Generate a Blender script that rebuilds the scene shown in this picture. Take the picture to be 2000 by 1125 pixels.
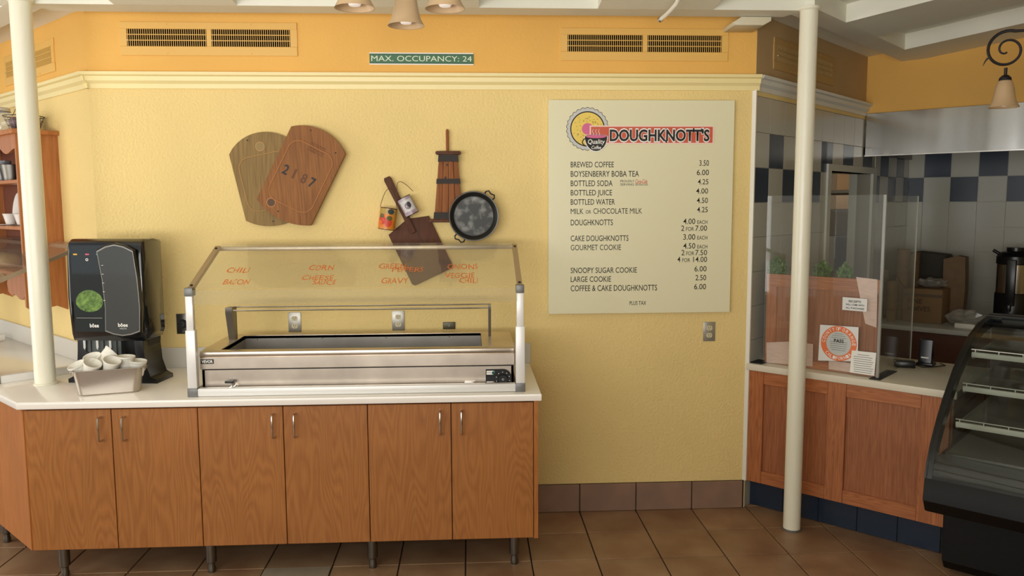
import bpy, bmesh, math, random
from mathutils import Vector, Matrix
random.seed(7)
for o in list(bpy.data.objects): bpy.data.objects.remove(o)
S = bpy.context.scene; COL = S.collection
R = math.radians; PI = math.pi
# ---------------------------------------------------------------- camera, world, lights, exposure
FPX = 1557.41
yaw, pit, rol = R(3.0438), R(6.0319), R(-.2371)
CAM = Vector((0, -4.5881, 1.8333))
F0 = Vector((math.sin(yaw), math.cos(yaw), 0)); R0 = Vector((math.cos(yaw), -math.sin(yaw), 0)); U0 = Vector((0, 0, 1))
FW = F0*math.cos(pit)-U0*math.sin(pit); UP = U0*math.cos(pit)+F0*math.sin(pit)
RT = R0*math.cos(rol)+UP*math.sin(rol); UP = UP*math.cos(rol)-R0*math.sin(rol)
cd = bpy.data.cameras.new('camera'); cam = bpy.data.objects.new('camera', cd); COL.objects.link(cam)
m = Matrix((RT, UP, -FW)).transposed().to_4x4(); m.translation = CAM; cam.matrix_world = m
cd.sensor_width = 36; cd.lens = FPX/2000*36; cd.clip_start = .05; S.camera = cam
S.view_settings.view_transform = 'Standard'; S.view_settings.look = 'None'
S.view_settings.gamma = 1; S.view_settings.use_curve_mapping = False; S.view_settings.exposure = 0.0
w = bpy.data.worlds.new('world'); S.world = w; w.use_nodes = True
bg = w.node_tree.nodes['Background']; bg.inputs[0].default_value = (1.0, 1.0, .98, 1); bg.inputs[1].default_value = .50
def area(name, loc, rot, sx, sy, power, col):
    l = bpy.data.lights.new(name, 'AREA'); l.shape = 'RECTANGLE'; l.size = sx; l.size_y = sy; l.energy = power; l.color = col
    o = bpy.data.objects.new(name, l); COL.objects.link(o); o.location = loc; o.rotation_euler = rot
area('window_light', (-1.6, -5.4, 1.85), (R(90), 0, R(-6)), 4.8, 1.4, 84, (1, .99, .97))
area('outdoor_bounce_light', (-2.6, -8.6, .75), (R(96), 0, R(-12)), 7.5, 1.7, 330, (1, .985, .95))
area('side_window_light', (-5.2, -1.5, 1.35), (R(90), 0, R(-90)), 2.4, 1.9, 58, (1, .98, .94))

def hit(u, v, n, p0):
    r = FW*FPX + RT*(u-1000) - UP*(v-562.5); n = Vector(n); t = (Vector(p0)-CAM).dot(n)/r.dot(n); return CAM+r*t
def WY(u, v, y): return hit(u, v, (0, 1, 0), (0, y, 0))
s2 = math.sqrt(.5)
P = Vector((1.6477, 0, 0)); Q = Vector((-2.082, 0, 0))
def Rz(p, deg): return Matrix.Translation(p) @ Matrix.Rotation(R(deg), 4, 'Z')
KM = Rz(P, -45)      # x = along serving counter (a), y = away (b)
TM = Rz(P, 45)       # tile wall: x = b, y = into wall
LM = Rz(Q, -45)      # left wall: x = -c, y = -d
KI, LI, TI = KM.inverted(), LM.inverted(), TM.inverted()
def HK(u, v, b): return KI @ hit(u, v, (s2, s2, 0), KM @ Vector((0, b, 0)))
def HT(u, v, a=0): return TI @ hit(u, v, (s2, -s2, 0), KM @ Vector((a, 0, 0)))
def HL(u, v, d): return LI @ hit(u, v, (s2, s2, 0), LM @ Vector((0, -d, 0)))

# ---------------------------------------------------------------- materials
MATS = {}
def lin(c):
    return tuple(((x/255)/12.92 if x/255 <= .04045 else ((x/255+.055)/1.055)**2.4) for x in c)
def mat(name, rgb, rough=.5, metal=0, var=0, vscale=3, bump=0, bscale=60, spec=.5, emit=0, coat=0, rnd=0, stretch=None, rgb2=None, detail=3):
    if name in MATS: return MATS[name]
    M = bpy.data.materials.new(name); M.use_nodes = True; N = M.node_tree.nodes; L = M.node_tree.links
    b = N['Principled BSDF']; c = lin(rgb); b.inputs['Base Color'].default_value = (*c, 1)
    b.inputs['Roughness'].default_value = rough; b.inputs['Metallic'].default_value = metal; b.inputs['Specular IOR Level'].default_value = spec
    b.inputs['Coat Weight'].default_value = coat
    if emit: b.inputs['Emission Color'].default_value = (*c, 1); b.inputs['Emission Strength'].default_value = emit
    g = N.new('ShaderNodeNewGeometry'); src = g.outputs['Position']
    if stretch:
        mp = N.new('ShaderNodeMapping'); mp.inputs['Scale'].default_value = stretch; L.new(src, mp.inputs['Vector']); src2 = mp.outputs[0]
    else: src2 = src
    if var or rgb2:
        n = N.new('ShaderNodeTexNoise'); n.inputs['Scale'].default_value = vscale; n.inputs['Detail'].default_value = detail
        L.new(src2, n.inputs['Vector'])
        rp = N.new('ShaderNodeValToRGB'); rp.color_ramp.elements[0].position = .3; rp.color_ramp.elements[1].position = .7
        if rgb2: a1, a2 = c, lin(rgb2)
        else: a1 = tuple(x*(1-var) for x in c); a2 = tuple(min(1, x*(1+var)) for x in c)
        rp.color_ramp.elements[0].color = (*a1, 1); rp.color_ramp.elements[1].color = (*a2, 1)
        L.new(n.outputs['Fac'], rp.inputs['Fac']); last = rp.outputs[0]
        if rnd:
            oi = N.new('ShaderNodeObjectInfo'); h = N.new('ShaderNodeHueSaturation'); mr = N.new('ShaderNodeMapRange')
            mr.inputs['To Min'].default_value = 1-rnd; mr.inputs['To Max'].default_value = 1+rnd
            L.new(oi.outputs['Random'], mr.inputs['Value']); L.new(mr.outputs[0], h.inputs['Value']); L.new(last, h.inputs['Color']); last = h.outputs[0]
        L.new(last, b.inputs['Base Color'])
    if bump:
        n = N.new('ShaderNodeTexNoise'); n.inputs['Scale'].default_value = bscale; n.inputs['Detail'].default_value = 2; L.new(src2 if stretch else src, n.inputs['Vector'])
        bp = N.new('ShaderNodeBump'); bp.inputs['Strength'].default_value = bump; bp.inputs['Distance'].default_value = .01
        L.new(n.outputs['Fac'], bp.inputs['Height']); L.new(bp.outputs[0], b.inputs['Normal'])
    MATS[name] = M; return M
def wood(name, c1, c2, c3, rough=.38, rot=0, scale=(9, 9, 1.1), wav=5, coat=.15, axis='z', fig=.5, world=False):
    """grained timber: stretched noise bent into cathedral figure; coordinates are the object's own"""
    M = bpy.data.materials.new(name); M.use_nodes = True; N = M.node_tree.nodes; L = M.node_tree.links
    b = N['Principled BSDF']; b.inputs['Roughness'].default_value = rough; b.inputs['Coat Weight'].default_value = coat; b.inputs['Coat Roughness'].default_value = .25
    tc = N.new('ShaderNodeTexCoord'); rv = N.new('ShaderNodeMapping'); rv.inputs['Rotation'].default_value = (0, rot, 0)
    ge = N.new('ShaderNodeNewGeometry'); L.new(ge.outputs['Position'] if world else tc.outputs['Object'], rv.inputs['Vector'])
    mp = N.new('ShaderNodeMapping'); L.new(rv.outputs[0], mp.inputs['Vector'])
    mp.inputs['Scale'].default_value = scale if axis == 'z' else ((scale[2], scale[1], scale[0]) if axis == 'x' else (scale[0], scale[2], scale[1]))
    n1 = N.new('ShaderNodeTexNoise'); n1.inputs['Scale'].default_value = .9; n1.inputs['Detail'].default_value = 2; L.new(mp.outputs[0], n1.inputs['Vector'])
    mu = N.new('ShaderNodeMath'); mu.operation = 'MULTIPLY'; mu.inputs[1].default_value = wav*4; L.new(n1.outputs['Fac'], mu.inputs[0])
    fr = N.new('ShaderNodeMath'); fr.operation = 'PINGPONG'; fr.inputs[1].default_value = .5; L.new(mu.outputs[0], fr.inputs[0])
    n2 = N.new('ShaderNodeTexNoise'); n2.inputs['Scale'].default_value = 14; n2.inputs['Detail'].default_value = 3
    mp2 = N.new('ShaderNodeMapping'); sc = (10, 10, .5)
    mp2.inputs['Scale'].default_value = sc if axis == 'z' else ((.5, 10, 10) if axis == 'x' else (10, .5, 10)); L.new(rv.outputs[0], mp2.inputs['Vector']); L.new(mp2.outputs[0], n2.inputs['Vector'])
    n3 = N.new('ShaderNodeTexNoise'); n3.inputs['Scale'].default_value = 3; L.new(rv.outputs[0], n3.inputs['Vector'])
    r1 = N.new('ShaderNodeValToRGB'); e = r1.color_ramp.elements; e[0].position = .0; e[0].color = (*lin(c2), 1); e[1].position = .45; e[1].color = (*lin(c1), 1)
    L.new(fr.outputs[0], r1.inputs['Fac'])
    mx = N.new('ShaderNodeMix'); mx.data_type = 'RGBA'; mx.inputs[0].default_value = fig; mx.inputs[6].default_value = (*lin(c1), 1); L.new(r1.outputs[0], mx.inputs[7])
    r2 = N.new('ShaderNodeValToRGB'); e = r2.color_ramp.elements; e[0].position = .35; e[0].color = (*lin(c3), 1); e[1].position = .6; e[1].color = (1, 1, 1, 1)
    L.new(n2.outputs['Fac'], r2.inputs['Fac'])
    m2 = N.new('ShaderNodeMix'); m2.data_type = 'RGBA'; m2.blend_type = 'MULTIPLY'; m2.inputs[0].default_value = .35; L.new(mx.outputs[2], m2.inputs[6]); L.new(r2.outputs[0], m2.inputs[7])
    r3 = N.new('ShaderNodeMapRange'); r3.inputs['To Min'].default_value = .85; r3.inputs['To Max'].default_value = 1.15; L.new(n3.outputs['Fac'], r3.inputs['Value'])
    h = N.new('ShaderNodeHueSaturation'); L.new(r3.outputs[0], h.inputs['Value']); L.new(m2.outputs[2], h.inputs['Color'])
    L.new(h.outputs[0], b.inputs['Base Color']); return M
def clear(name, tint=(1, 1, 1), refl=.06, rough=.01, dirt=0):
    M = bpy.data.materials.new(name); M.use_nodes = True; N = M.node_tree.nodes; L = M.node_tree.links
    N.remove(N['Principled BSDF']); out = N['Material Output']
    t = N.new('ShaderNodeBsdfTransparent'); t.inputs[0].default_value = (*tint, 1)
    g = N.new('ShaderNodeBsdfGlossy'); g.inputs['Roughness'].default_value = rough
    lw = N.new('ShaderNodeLayerWeight'); lw.inputs[0].default_value = .5
    pw = N.new('ShaderNodeMath'); pw.operation = 'POWER'; pw.inputs[1].default_value = 5; L.new(lw.outputs['Facing'], pw.inputs[0])
    ad = N.new('ShaderNodeMath'); ad.operation = 'MULTIPLY_ADD'; ad.inputs[1].default_value = .6; ad.inputs[2].default_value = refl*.6; ad.use_clamp = True; L.new(pw.outputs[0], ad.inputs[0])
    mx = N.new('ShaderNodeMixShader'); L.new(ad.outputs[0], mx.inputs[0]); L.new(t.outputs[0], mx.inputs[1]); L.new(g.outputs[0], mx.inputs[2])
    last = mx.outputs[0]
    if dirt:
        d = N.new('ShaderNodeBsdfDiffuse'); d.inputs[0].default_value = (.8, .78, .72, 1)
        m2 = N.new('ShaderNodeMixShader'); m2.inputs[0].default_value = dirt; L.new(last, m2.inputs[1]); L.new(d.outputs[0], m2.inputs[2]); last = m2.outputs[0]
    L.new(last, out.inputs['Surface']); return M

yellow = mat('yellow_stucco', (236, 209, 140), .75, var=.05, vscale=1.2, bump=.45, bscale=70)
orange = mat('orange_paint', (234, 182, 92), .7, var=.05, vscale=1.5, bump=.15, bscale=60)
cream = mat('cream_gloss', (240, 222, 160), .4, bump=.05)
white = mat('white_paint', (238, 234, 220), .45, var=.03, bump=.05, bscale=40)
ceilm = mat('ceiling_white', (232, 230, 215), .55, var=.03)
colm = mat('column_white', (238, 234, 212), .3, var=.03, bump=.12, bscale=40, stretch=(1, 1, .3))
slabm = mat('white_countertop', (246, 240, 230), .18, var=.02, coat=.3)
splash = mat('grey_white_backsplash', (214, 210, 200), .3)
vent = mat('vent_paint', (230, 184, 98), .45)
black = mat('black_plastic', (20, 20, 21), .3)
blackm = mat('matte_black', (16, 16, 16), .6)
voidm = mat('duct_dark', (9, 8, 7), .95, spec=.1)
steel = mat('brushed_steel', (204, 192, 178), .3, 1, var=.16, vscale=5, bump=.08, bscale=5)
steel2 = mat('pan_steel', (192, 182, 170), .34, 1, var=.05, vscale=6)
steeld = mat('dark_steel', (120, 116, 108), .35, 1, var=.1)
alu = mat('white_aluminium', (236, 234, 230), .35, .15)
grey = mat('grey_fitting', (120, 120, 118), .45, .5)
chrome = mat('satin_chrome', (210, 205, 198), .22, 1)
cabw = wood('cabinet_maple', (172, 112, 56), (142, 86, 38), (225, 200, 170), wav=8, scale=(5.5, 5.5, .8), fig=.5, world=True)
cabs = wood('side_maple', (180, 114, 56), (160, 94, 42), (225, 200, 170), wav=3)
oakv = wood('red_oak_upright', (188, 118, 72), (150, 84, 46), (150, 110, 90), scale=(16, 16, .8), wav=7)
oakh = wood('red_oak_rail', (188, 118, 72), (150, 84, 46), (150, 110, 90), scale=(16, 16, .8), wav=7, axis='x')
oakp = wood('red_oak_panel', (172, 108, 68), (146, 86, 50), (150, 110, 90), scale=(24, 24, .5), wav=4, fig=.6)
pine = wood('orange_pine', (180, 116, 66), (156, 92, 48), (220, 190, 160), scale=(10, 10, .7), wav=2)
walnut = wood('dark_walnut', (92, 50, 22), (70, 36, 14), (180, 150, 130), wav=3, rot=R(-27), rough=.7, coat=0)
brownb = wood('brown_board', (150, 98, 48), (118, 72, 30), (190, 165, 140), wav=3, rot=R(30), scale=(14, 14, .8), rough=.7, coat=0)
oliveb = wood('weathered_board', (146, 118, 66), (120, 92, 50), (190, 175, 150), wav=3, rot=R(-12), scale=(12, 12, 1), rough=.7, coat=0)
groove = mat('groove_wood', (170, 112, 58), .6)
groove2 = mat('groove_pale', (170, 130, 76), .6)
churnw = wood('churn_wood', (150, 90, 40), (118, 64, 26), (200, 170, 140), wav=2, rough=.7, coat=0)
grout = mat('dark_grout', (66, 52, 42), .9)
floort = mat('terracotta_tile', (134, 98, 70), .42, vscale=4, rgb2=(162, 130, 98), rnd=.08, bump=.1, bscale=14, detail=6)
floorp = mat('pale_floor_tile', (150, 136, 116), .5, var=.08, vscale=8)
baset = mat('taupe_base_tile', (132, 106, 90), .5, vscale=7, rgb2=(150, 118, 98), rnd=.04, detail=5)
navy = mat('navy_tile', (38, 50, 66), .22, rnd=.03, var=.06)
gwhite = mat('grey_white_tile', (186, 184, 172), .2, var=.03, vscale=2, rnd=.02)
gline = mat('pale_grout', (180, 176, 164), .8)
boardm = mat('menu_cream', (230, 224, 188), .32)
ink = mat('menu_ink', (28, 22, 20), .6)
redp = mat('banner_red', (206, 92, 66), .5)
pink = mat('logo_pink', (214, 104, 146), .5)
lyel = mat('logo_yellow', (236, 206, 96), .5)
whp = mat('print_white', (240, 238, 230), .5)
rimg = mat('logo_grey', (200, 200, 196), .5)
green = mat('sign_green', (62, 110, 78), .45)
orangeink = mat('orange_marker', (222, 120, 62), .6)
plexi = clear('acrylic_pane', (.97, .98, .96), .05, .02, .03)
guardg = clear('guard_pane', (.97, .97, .95), .05, .02, .05)
caseg = clear('case_glass', (.86, .88, .86), .05, .01)
iron = mat('wrought_iron', (40, 36, 38), .5, .4)
shadem = mat('amber_glass_shade', (196, 166, 128), .35, var=.1, vscale=10, stretch=(1, 1, .3))
bulbm = mat('bulb_frosted', (250, 240, 230), .4, emit=.35)
foam = mat('foam_white', (240, 236, 224), .55)
kraft = mat('cardboard', (140, 112, 80), .8, var=.06)
kraft2 = mat('kraft_paper', (128, 104, 78), .8, var=.1, vscale=14)
leaf = mat('leaf_green', (96, 128, 60), .5, var=.4, vscale=40)
ceram = mat('white_ceramic', (226, 220, 212), .3)
plate = mat('outlet_steel', (170, 166, 156), .35, .6)
ivory = mat('ivory_plastic', (206, 196, 160), .4)

# ---------------------------------------------------------------- mesh building
class G:
    def __init__(s): s.bm = bmesh.new(); s.bev = False
    def _xf(s, vs, M):
        if M is not None: bmesh.ops.transform(s.bm, matrix=M, verts=vs)
    def box(s, x0, x1, y0, y1, z0, z1, bev=0, seg=2, M=None):
        r = bmesh.ops.create_cube(s.bm, size=1); vs = r['verts']
        for v in vs: v.co = Vector(((x0+x1)/2+v.co.x*(x1-x0), (y0+y1)/2+v.co.y*(y1-y0), (z0+z1)/2+v.co.z*(z1-z0)))
        if bev:
            s.bev = True; es = list({e for v in vs for e in v.link_edges}); n0 = set(s.bm.verts)-set(vs)
            bmesh.ops.bevel(s.bm, geom=es, offset=bev, segments=seg, affect='EDGES', profile=.5); vs = [v for v in s.bm.verts if v not in n0]
        s._xf(vs, M); return s
    def prism(s, pts, d0, d1, plane='xz', M=None, bev=0):
        """closed 2-d outline extruded from d0 to d1 along the third axis"""
        def mk(p, d): return {'xz': (p[0], d, p[1]), 'xy': (p[0], p[1], d), 'yz': (d, p[0], p[1])}[plane]
        a = [s.bm.verts.new(mk(p, d0)) for p in pts]; b = [s.bm.verts.new(mk(p, d1)) for p in pts]
        n = len(pts); fs = [s.bm.faces.new(a), s.bm.faces.new(b[::-1])]
        for i in range(n): fs.append(s.bm.faces.new((a[i], b[i], b[(i+1) % n], a[(i+1) % n])))
        vs = a+b
        if bev:
            n0 = set(s.bm.verts)-set(vs); es = list({e for f in fs[:2] for e in f.edges})
            bmesh.ops.bevel(s.bm, geom=es, offset=bev, segments=2, affect='EDGES', profile=.5); vs = [v for v in s.bm.verts if v not in n0]
        s._xf(vs, M); return s
    def lathe(s, prof, c=(0, 0, 0), seg=24, M=None, closed=False):
        rings = []; c = Vector(c)
        for r, z in prof:
            if r < 1e-5: rings.append([s.bm.verts.new(c+Vector((0, 0, z)))])
            else: rings.append([s.bm.verts.new(c+Vector((r*math.cos(2*PI*k/seg), r*math.sin(2*PI*k/seg), z))) for k in range(seg)])
        pairs = list(zip(rings, rings[1:]))+([(rings[-1], rings[0])] if closed else [])
        for a, b in pairs:
            for k in range(seg):
                k2 = (k+1) % seg
                if len(a) == 1 and len(b) == 1: continue
                if len(a) == 1: s.bm.faces.new((a[0], b[k2], b[k]))
                elif len(b) == 1: s.bm.faces.new((a[k], a[k2], b[0]))
                else: s.bm.faces.new((a[k], a[k2], b[k2], b[k]))
        s._xf([v for r in rings for v in r], M); return s
    def cyl(s, p0, p1, r0, r1=None, seg=16):
        p0, p1 = Vector(p0), Vector(p1); d = p1-p0; q = d.to_track_quat('Z', 'Y').to_matrix().to_4x4(); q.translation = p0
        r1 = r0 if r1 is None else r1
        return s.lathe([(0, 0), (r0, 0), (r1, d.length), (0, d.length)], seg=seg, M=q)
    def tube(s, pts, r, seg=8, closed=False):
        pts = [Vector(p) for p in pts]; n = len(pts); rs = r if isinstance(r, (list, tuple)) else [r]*n
        rings = []; nrm = None
        for i, p in enumerate(pts):
            if closed: t = pts[(i+1) % n]-pts[i-1]
            else: t = pts[min(i+1, n-1)]-pts[max(i-1, 0)]
            t.normalize()
            if nrm is None: nrm = t.orthogonal().normalized()
            else: nrm = (nrm-t*nrm.dot(t)).normalized()
            b = t.cross(nrm)
            rings.append([s.bm.verts.new(p+(nrm*math.cos(2*PI*k/seg)+b*math.sin(2*PI*k/seg))*rs[i]) for k in range(seg)])
        for i in range(n if closed else n-1):
            a, b = rings[i], rings[(i+1) % n]
            for k in range(seg): s.bm.faces.new((a[k], a[(k+1) % seg], b[(k+1) % seg], b[k]))
        if not closed: s.bm.faces.new(rings[0][::-1]); s.bm.faces.new(rings[-1])
        return s
    def cut(s, co, no):
        g = s.bm.verts[:]+s.bm.edges[:]+s.bm.faces[:]
        r = bmesh.ops.bisect_plane(s.bm, geom=g, plane_co=co, plane_no=no, clear_outer=True)
        es = [e for e in r['geom_cut'] if isinstance(e, bmesh.types.BMEdge)]
        if es: bmesh.ops.edgenet_fill(s.bm, edges=es)
        return s
    def xf(s, M): bmesh.ops.transform(s.bm, matrix=M, verts=s.bm.verts); return s
    def obj(s, name, mt, parent=None, smooth=35, M=None):
        if s.bev: smooth = min(smooth, 24)
        bmesh.ops.recalc_face_normals(s.bm, faces=s.bm.faces)
        me = bpy.data.meshes.new(name); s.bm.to_mesh(me); s.bm.free()
        for m_ in (mt if isinstance(mt, (list, tuple)) else [mt]): me.materials.append(m_)
        me.polygons.foreach_set('use_smooth', [True]*len(me.polygons)); me.set_sharp_from_angle(angle=R(smooth))
        o = bpy.data.objects.new(name, me); COL.objects.link(o)
        if parent is not None: o.parent = parent
        if M is not None: o.matrix_local = M
        return o
def tag(o, label, cat, group=None):
    o['label'] = label; o['category'] = cat
    if group: o['group'] = group
    return o
def thing(name, label, cat, M=None, group=None):
    o = bpy.data.objects.new(name, None); COL.objects.link(o); o.empty_display_size = .1
    if M is not None: o.matrix_world = M
    return tag(o, label, cat, group)
def struct(o): o['kind'] = 'structure'; return o
def dup(root, M, label=None):
    r = root.copy(); COL.objects.link(r); r.matrix_world = M
    if label: r['label'] = label
    for ch in list(root.children):
        c = ch.copy(); COL.objects.link(c); c.parent = r
        for g in list(ch.children):
            d = g.copy(); COL.objects.link(d); d.parent = c
    return r
def T(x, y, z): return Matrix.Translation((x, y, z))
def textmesh(s, bold=0):
    bold = 0 if ('M' in s and bold < .02) else bold
    c = bpy.data.curves.new('t', 'FONT'); c.body = s; c.size = 1; c.offset = bold; c.resolution_u = 3
    o = bpy.data.objects.new('t', c); COL.objects.link(o); dg = bpy.context.evaluated_depsgraph_get(); dg.update()
    me = bpy.data.meshes.new_from_object(o.evaluated_get(dg)); bpy.data.objects.remove(o); return me
def fit_text(name, s, x0, x1, z0, z1, y, mt, parent, bold=0, slant=0, M=None):
    """lettering stretched to the box x0..x1, z0..z1 on the plane y of the parent's frame"""
    me = textmesh(s, bold); vs = me.vertices
    ax = [v.co.x for v in vs]; ay = [v.co.y for v in vs]; a0, a1, b0, b1 = min(ax), max(ax), min(ay), max(ay)
    if s.upper() == s: b0, b1 = 0, CAPH
    for v in vs:
        tx = (v.co.x-a0)/(a1-a0); ty = (v.co.y-b0)/(b1-b0)
        co = Vector((x0+(x1-x0)*tx+slant*ty, y, z0+(z1-z0)*ty)); v.co = co
    if M is not None: me.transform(M)
    me.materials.clear(); me.materials.append(mt); me.name = name
    o = bpy.data.objects.new(name, me); COL.objects.link(o); o.parent = parent; return o
CAPH = max(v.co.y for v in textmesh('H').vertices)
def arc(cx, cy, r, a0, a1, n):
    return [(cx+r*math.cos(R(a0+(a1-a0)*i/n)), cy+r*math.sin(R(a0+(a1-a0)*i/n))) for i in range(n+1)]
def rrect(x0, x1, y0, y1, r, n=5):
    return arc(x1-r, y1-r, r, 0, 90, n)+arc(x0+r, y1-r, r, 90, 180, n)+arc(x0+r, y0+r, r, 180, 270, n)+arc(x1-r, y0+r, r, 270, 360, n)
def ring(g, outer, inner, d0, d1, plane='xz'):
    def mk(p, d): return {'xz': (p[0], d, p[1]), 'xy': (p[0], p[1], d), 'yz': (d, p[0], p[1])}[plane]
    V = [[g.bm.verts.new(mk(p, d)) for p in L_] for L_ in (outer, inner) for d in (d0, d1)]
    n = len(outer)
    for i in range(n):
        j = (i+1) % n; o0, o1, i0, i1 = V
        for a, b in ((o0, o1), (i1, i0), (i0, o0), (o1, i1)): g.bm.faces.new((a[i], a[j], b[j], b[i]))
    return g
CEIL, CRZ, SLOPE = 2.842, 2.557, .105

# ---------------------------------------------------------------- setting: floor
fl = struct(G().box(-9, 9, -6.5, 7, -.12, -.012).obj('floor', grout))
TP = .339; gx0 = .643-12*TP; gy0 = -.3192
tm = G().box(-.166, .166, -.166, .166, -.012, 0, .002, 1).obj('tile', floort, fl)
tmesh = tm.data; bpy.data.objects.remove(tm)
def tile_at(x, y, me=None):
    o = bpy.data.objects.new('tile', me or tmesh); COL.objects.link(o); o.parent = fl; o.location = (x, y, 0); return o
for i in range(25):
    for j in range(8):
        cx, cy = gx0+(i+.5)*TP, gy0-(j+.5)*TP
        o = tile_at(cx, cy)
        if abs(cx-(-.88)) < .17 and abs(cy-(-.827)) < .17:
            o.data = tmesh.copy(); o.data.materials.clear(); o.data.materials.append(floorp); o.location.z = .004; o['label'] = 'pale loose tile'
bk = G().box(-.166, .166, -.157, .157, -.012, 0, .002, 1).obj('tile', floort, fl); bkm = bk.data; bpy.data.objects.remove(bk)
for i in range(17): 
    if gx0+(i+.5)*TP < 1.9: tile_at(gx0+(i+.5)*TP, gy0/2, bkm)
g = G()
for i in range(13, 25):
    for j in range(-14, 0):
        cx, cy = gx0+(i+.5)*TP, gy0-(j+.5)*TP
        q = KI @ Vector((cx, cy, 0))
        if q.x > -.3 and not (cy < 0.15 and cx < 1.9): g.box(cx-.166, cx+.166, cy-.166, cy+.166, -.012, 0)
for i in range(-6, 12):
    for j in range(-8, 0):
        cx, cy = gx0+(i+.5)*TP, gy0-(j+.5)*TP
        q = LI @ Vector((cx, cy, 0))
        if q.y < .2 and cx < -2.2 and (cx < gx0 or cy > 0): g.box(cx-.166, cx+.166, cy-.166, cy+.166, -.012, 0)
for i in range(-8, 0):
    for j in range(0, 8):
        cx, cy = gx0+(i+.5)*TP, gy0-(j+.5)*TP; g.box(cx-.166, cx+.166, cy-.166, cy+.166, -.012, 0)
o = g.obj('far_tiles', floort, fl); o['kind'] = 'stuff'

# ---------------------------------------------------------------- setting: walls
def two_tone(name, x0, x1, y0, y1, M=None, low=yellow, high=orange):
    g = G().box(x0, x1, y0, y1, 0, CRZ-.03); n = len(g.bm.faces); g.box(x0, x1, y0, y1, CRZ-.03, 3.2)
    o = g.obj(name, [low, high], M=M)
    for p in o.data.polygons: p.material_index = 0 if p.index < n else 1
    return struct(o)
two_tone('wall_back', -2.082, 1.6477, 0, .12)
two_tone('wall_left', -4.2, 0, 0, .12, LM)
# crown mouldings: profile swept straight
prof = [(0, CRZ-.085), (-.012, CRZ-.085), (-.014, CRZ-.06), (-.03, CRZ-.045), (-.034, CRZ-.022), (-.05, CRZ-.016), (-.054, CRZ), (0, CRZ)]
def crown(name, x0, x1, mt, M=None, sc=1):
    g = G(); pts = [(a*sc, (b-CRZ)*sc+CRZ) for a, b in prof]; g.prism(pts, x0, x1, 'yz'); return struct(g.obj(name, mt, M=M, smooth=20))
def mitre(name, pts_outer, mt):
    pass
crown('trim_1', -2.105, 1.6477+.02, cream)
crown('trim_2', -4.2, .02, cream, LM)
crown('trim_3', 0.0, 1.86, mat('grey_white_trim', (222, 222, 214), .4), TM)
# back wall base tiles
bb = struct(G().box(-2.0, 1.64, -.006, 0, 0, .169).obj('baseboard_back', grout))
x = gx0
for k in range(26):
    a, b = gx0+(k)*TP, gx0+(k+1)*TP
    b = min(b, 1.632)
    if a < .2 or b-a < .05: continue
    G().box(a+.003, b-.003, -.016, 0, .002, .167, .002, 1).obj('tile', baset, bb)
# tile wall (wall_right) with doorway
DB0, DB1, DZ = 1.17, 2.03, 2.05
tw = struct(G().box(0, DB0, .0, .10, 0, CRZ-.06).box(DB1, 2.97, 0, .10, 0, 2.25).box(DB0, DB1, 0, .10, DZ, 2.25).box(DB0, 1.86, 0, .10, 2.25, CRZ-.06).obj('wall_right', gline, M=TM))
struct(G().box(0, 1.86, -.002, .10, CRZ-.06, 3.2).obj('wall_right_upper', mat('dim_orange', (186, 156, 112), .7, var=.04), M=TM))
G().box(0, 1.86, -.004, 0, CRZ-.11, CRZ-.06).obj('yellow_band', yellow, tw)
SL = .2033; zr = [1.4275+SL*k for k in range(-3, 6)]
def tilerow(parent, x0, n, pattern, z0, z1, y=-.006, xs=SL, skip=None, xmax=99):
    for k in range(n):
        a, b = x0+k*xs, min(x0+(k+1)*xs, xmax)
        if b-a < .03: continue
        rects = [(a, b, z0, z1)]
        if skip:
            s0, s1, sz = skip
            if z0 < sz and b > s0 and a < s1:
                rects = []
                if a < s0-.02: rects.append((a, s0, z0, z1))
                if b > s1+.02: rects.append((s1, b, z0, z1))
                if z1 > sz+.02 and s0 <= (a+b)/2 <= s1: rects.append((a, b, sz, z1))
        for a_, b_, c_, d_ in rects:
            G().box(a_+.002, b_-.002, y, 0, c_+.002, d_-.002).obj('tile', navy if pattern(k) else gwhite, parent)
for r in range(-3, 6):
    z0 = 1.4275+SL*r; z1 = z0+SL
    if r == 5: z1 = CRZ-.11
    pat = (lambda k: k % 2 == 0) if r == 2 else ((lambda k: k % 2 == 1) if r == 3 else (lambda k: False))
    tilerow(tw, -.006, 15, pat, z0, z1, skip=(DB0-.06, DB1+.08, DZ+.045), xmax=2.96 if r < 4 else 1.85)
# outer corner bead between yellow wall and tile wall
struct(G().box(-.012, .0, -.012, .012, .17, CRZ-.08).obj('trim_4', white, M=TM))
# kitchen back wall
kb = struct(G().box(-.1, 3.6, 2.975, 3.08, 0, 2.6).obj('wall_kitchen', gline, M=KM))
for r in range(-3, 5):
    z0 = 1.4275+SL*r
    pat = (lambda k: k % 2 == 0) if r == 2 else ((lambda k: k % 2 == 1) if r == 3 else (lambda k: False))
    tilerow(kb, -.075, 14, pat, z0, z0+SL, y=2.969) if False else None
    for k in range(15):
        a = -.075+k*SL; a0 = max(a, 0.004)
        G().box(a0+.002, a+SL-.002, 2.969, 2.975, z0+.002, z0+SL-.002).obj('tile', navy if pat(k) else gwhite, kb)
# soffit over hood
struct(G().box(0, 3.6, 1.85, 2.97, 2.49, 3.3).obj('wall_soffit', orange, M=KM))
# right enclosing walls
struct(G().box(3.6, 3.7, -3.4, 3.0, 0, 3.2).obj('wall_far_right', yellow, M=KM))

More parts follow.
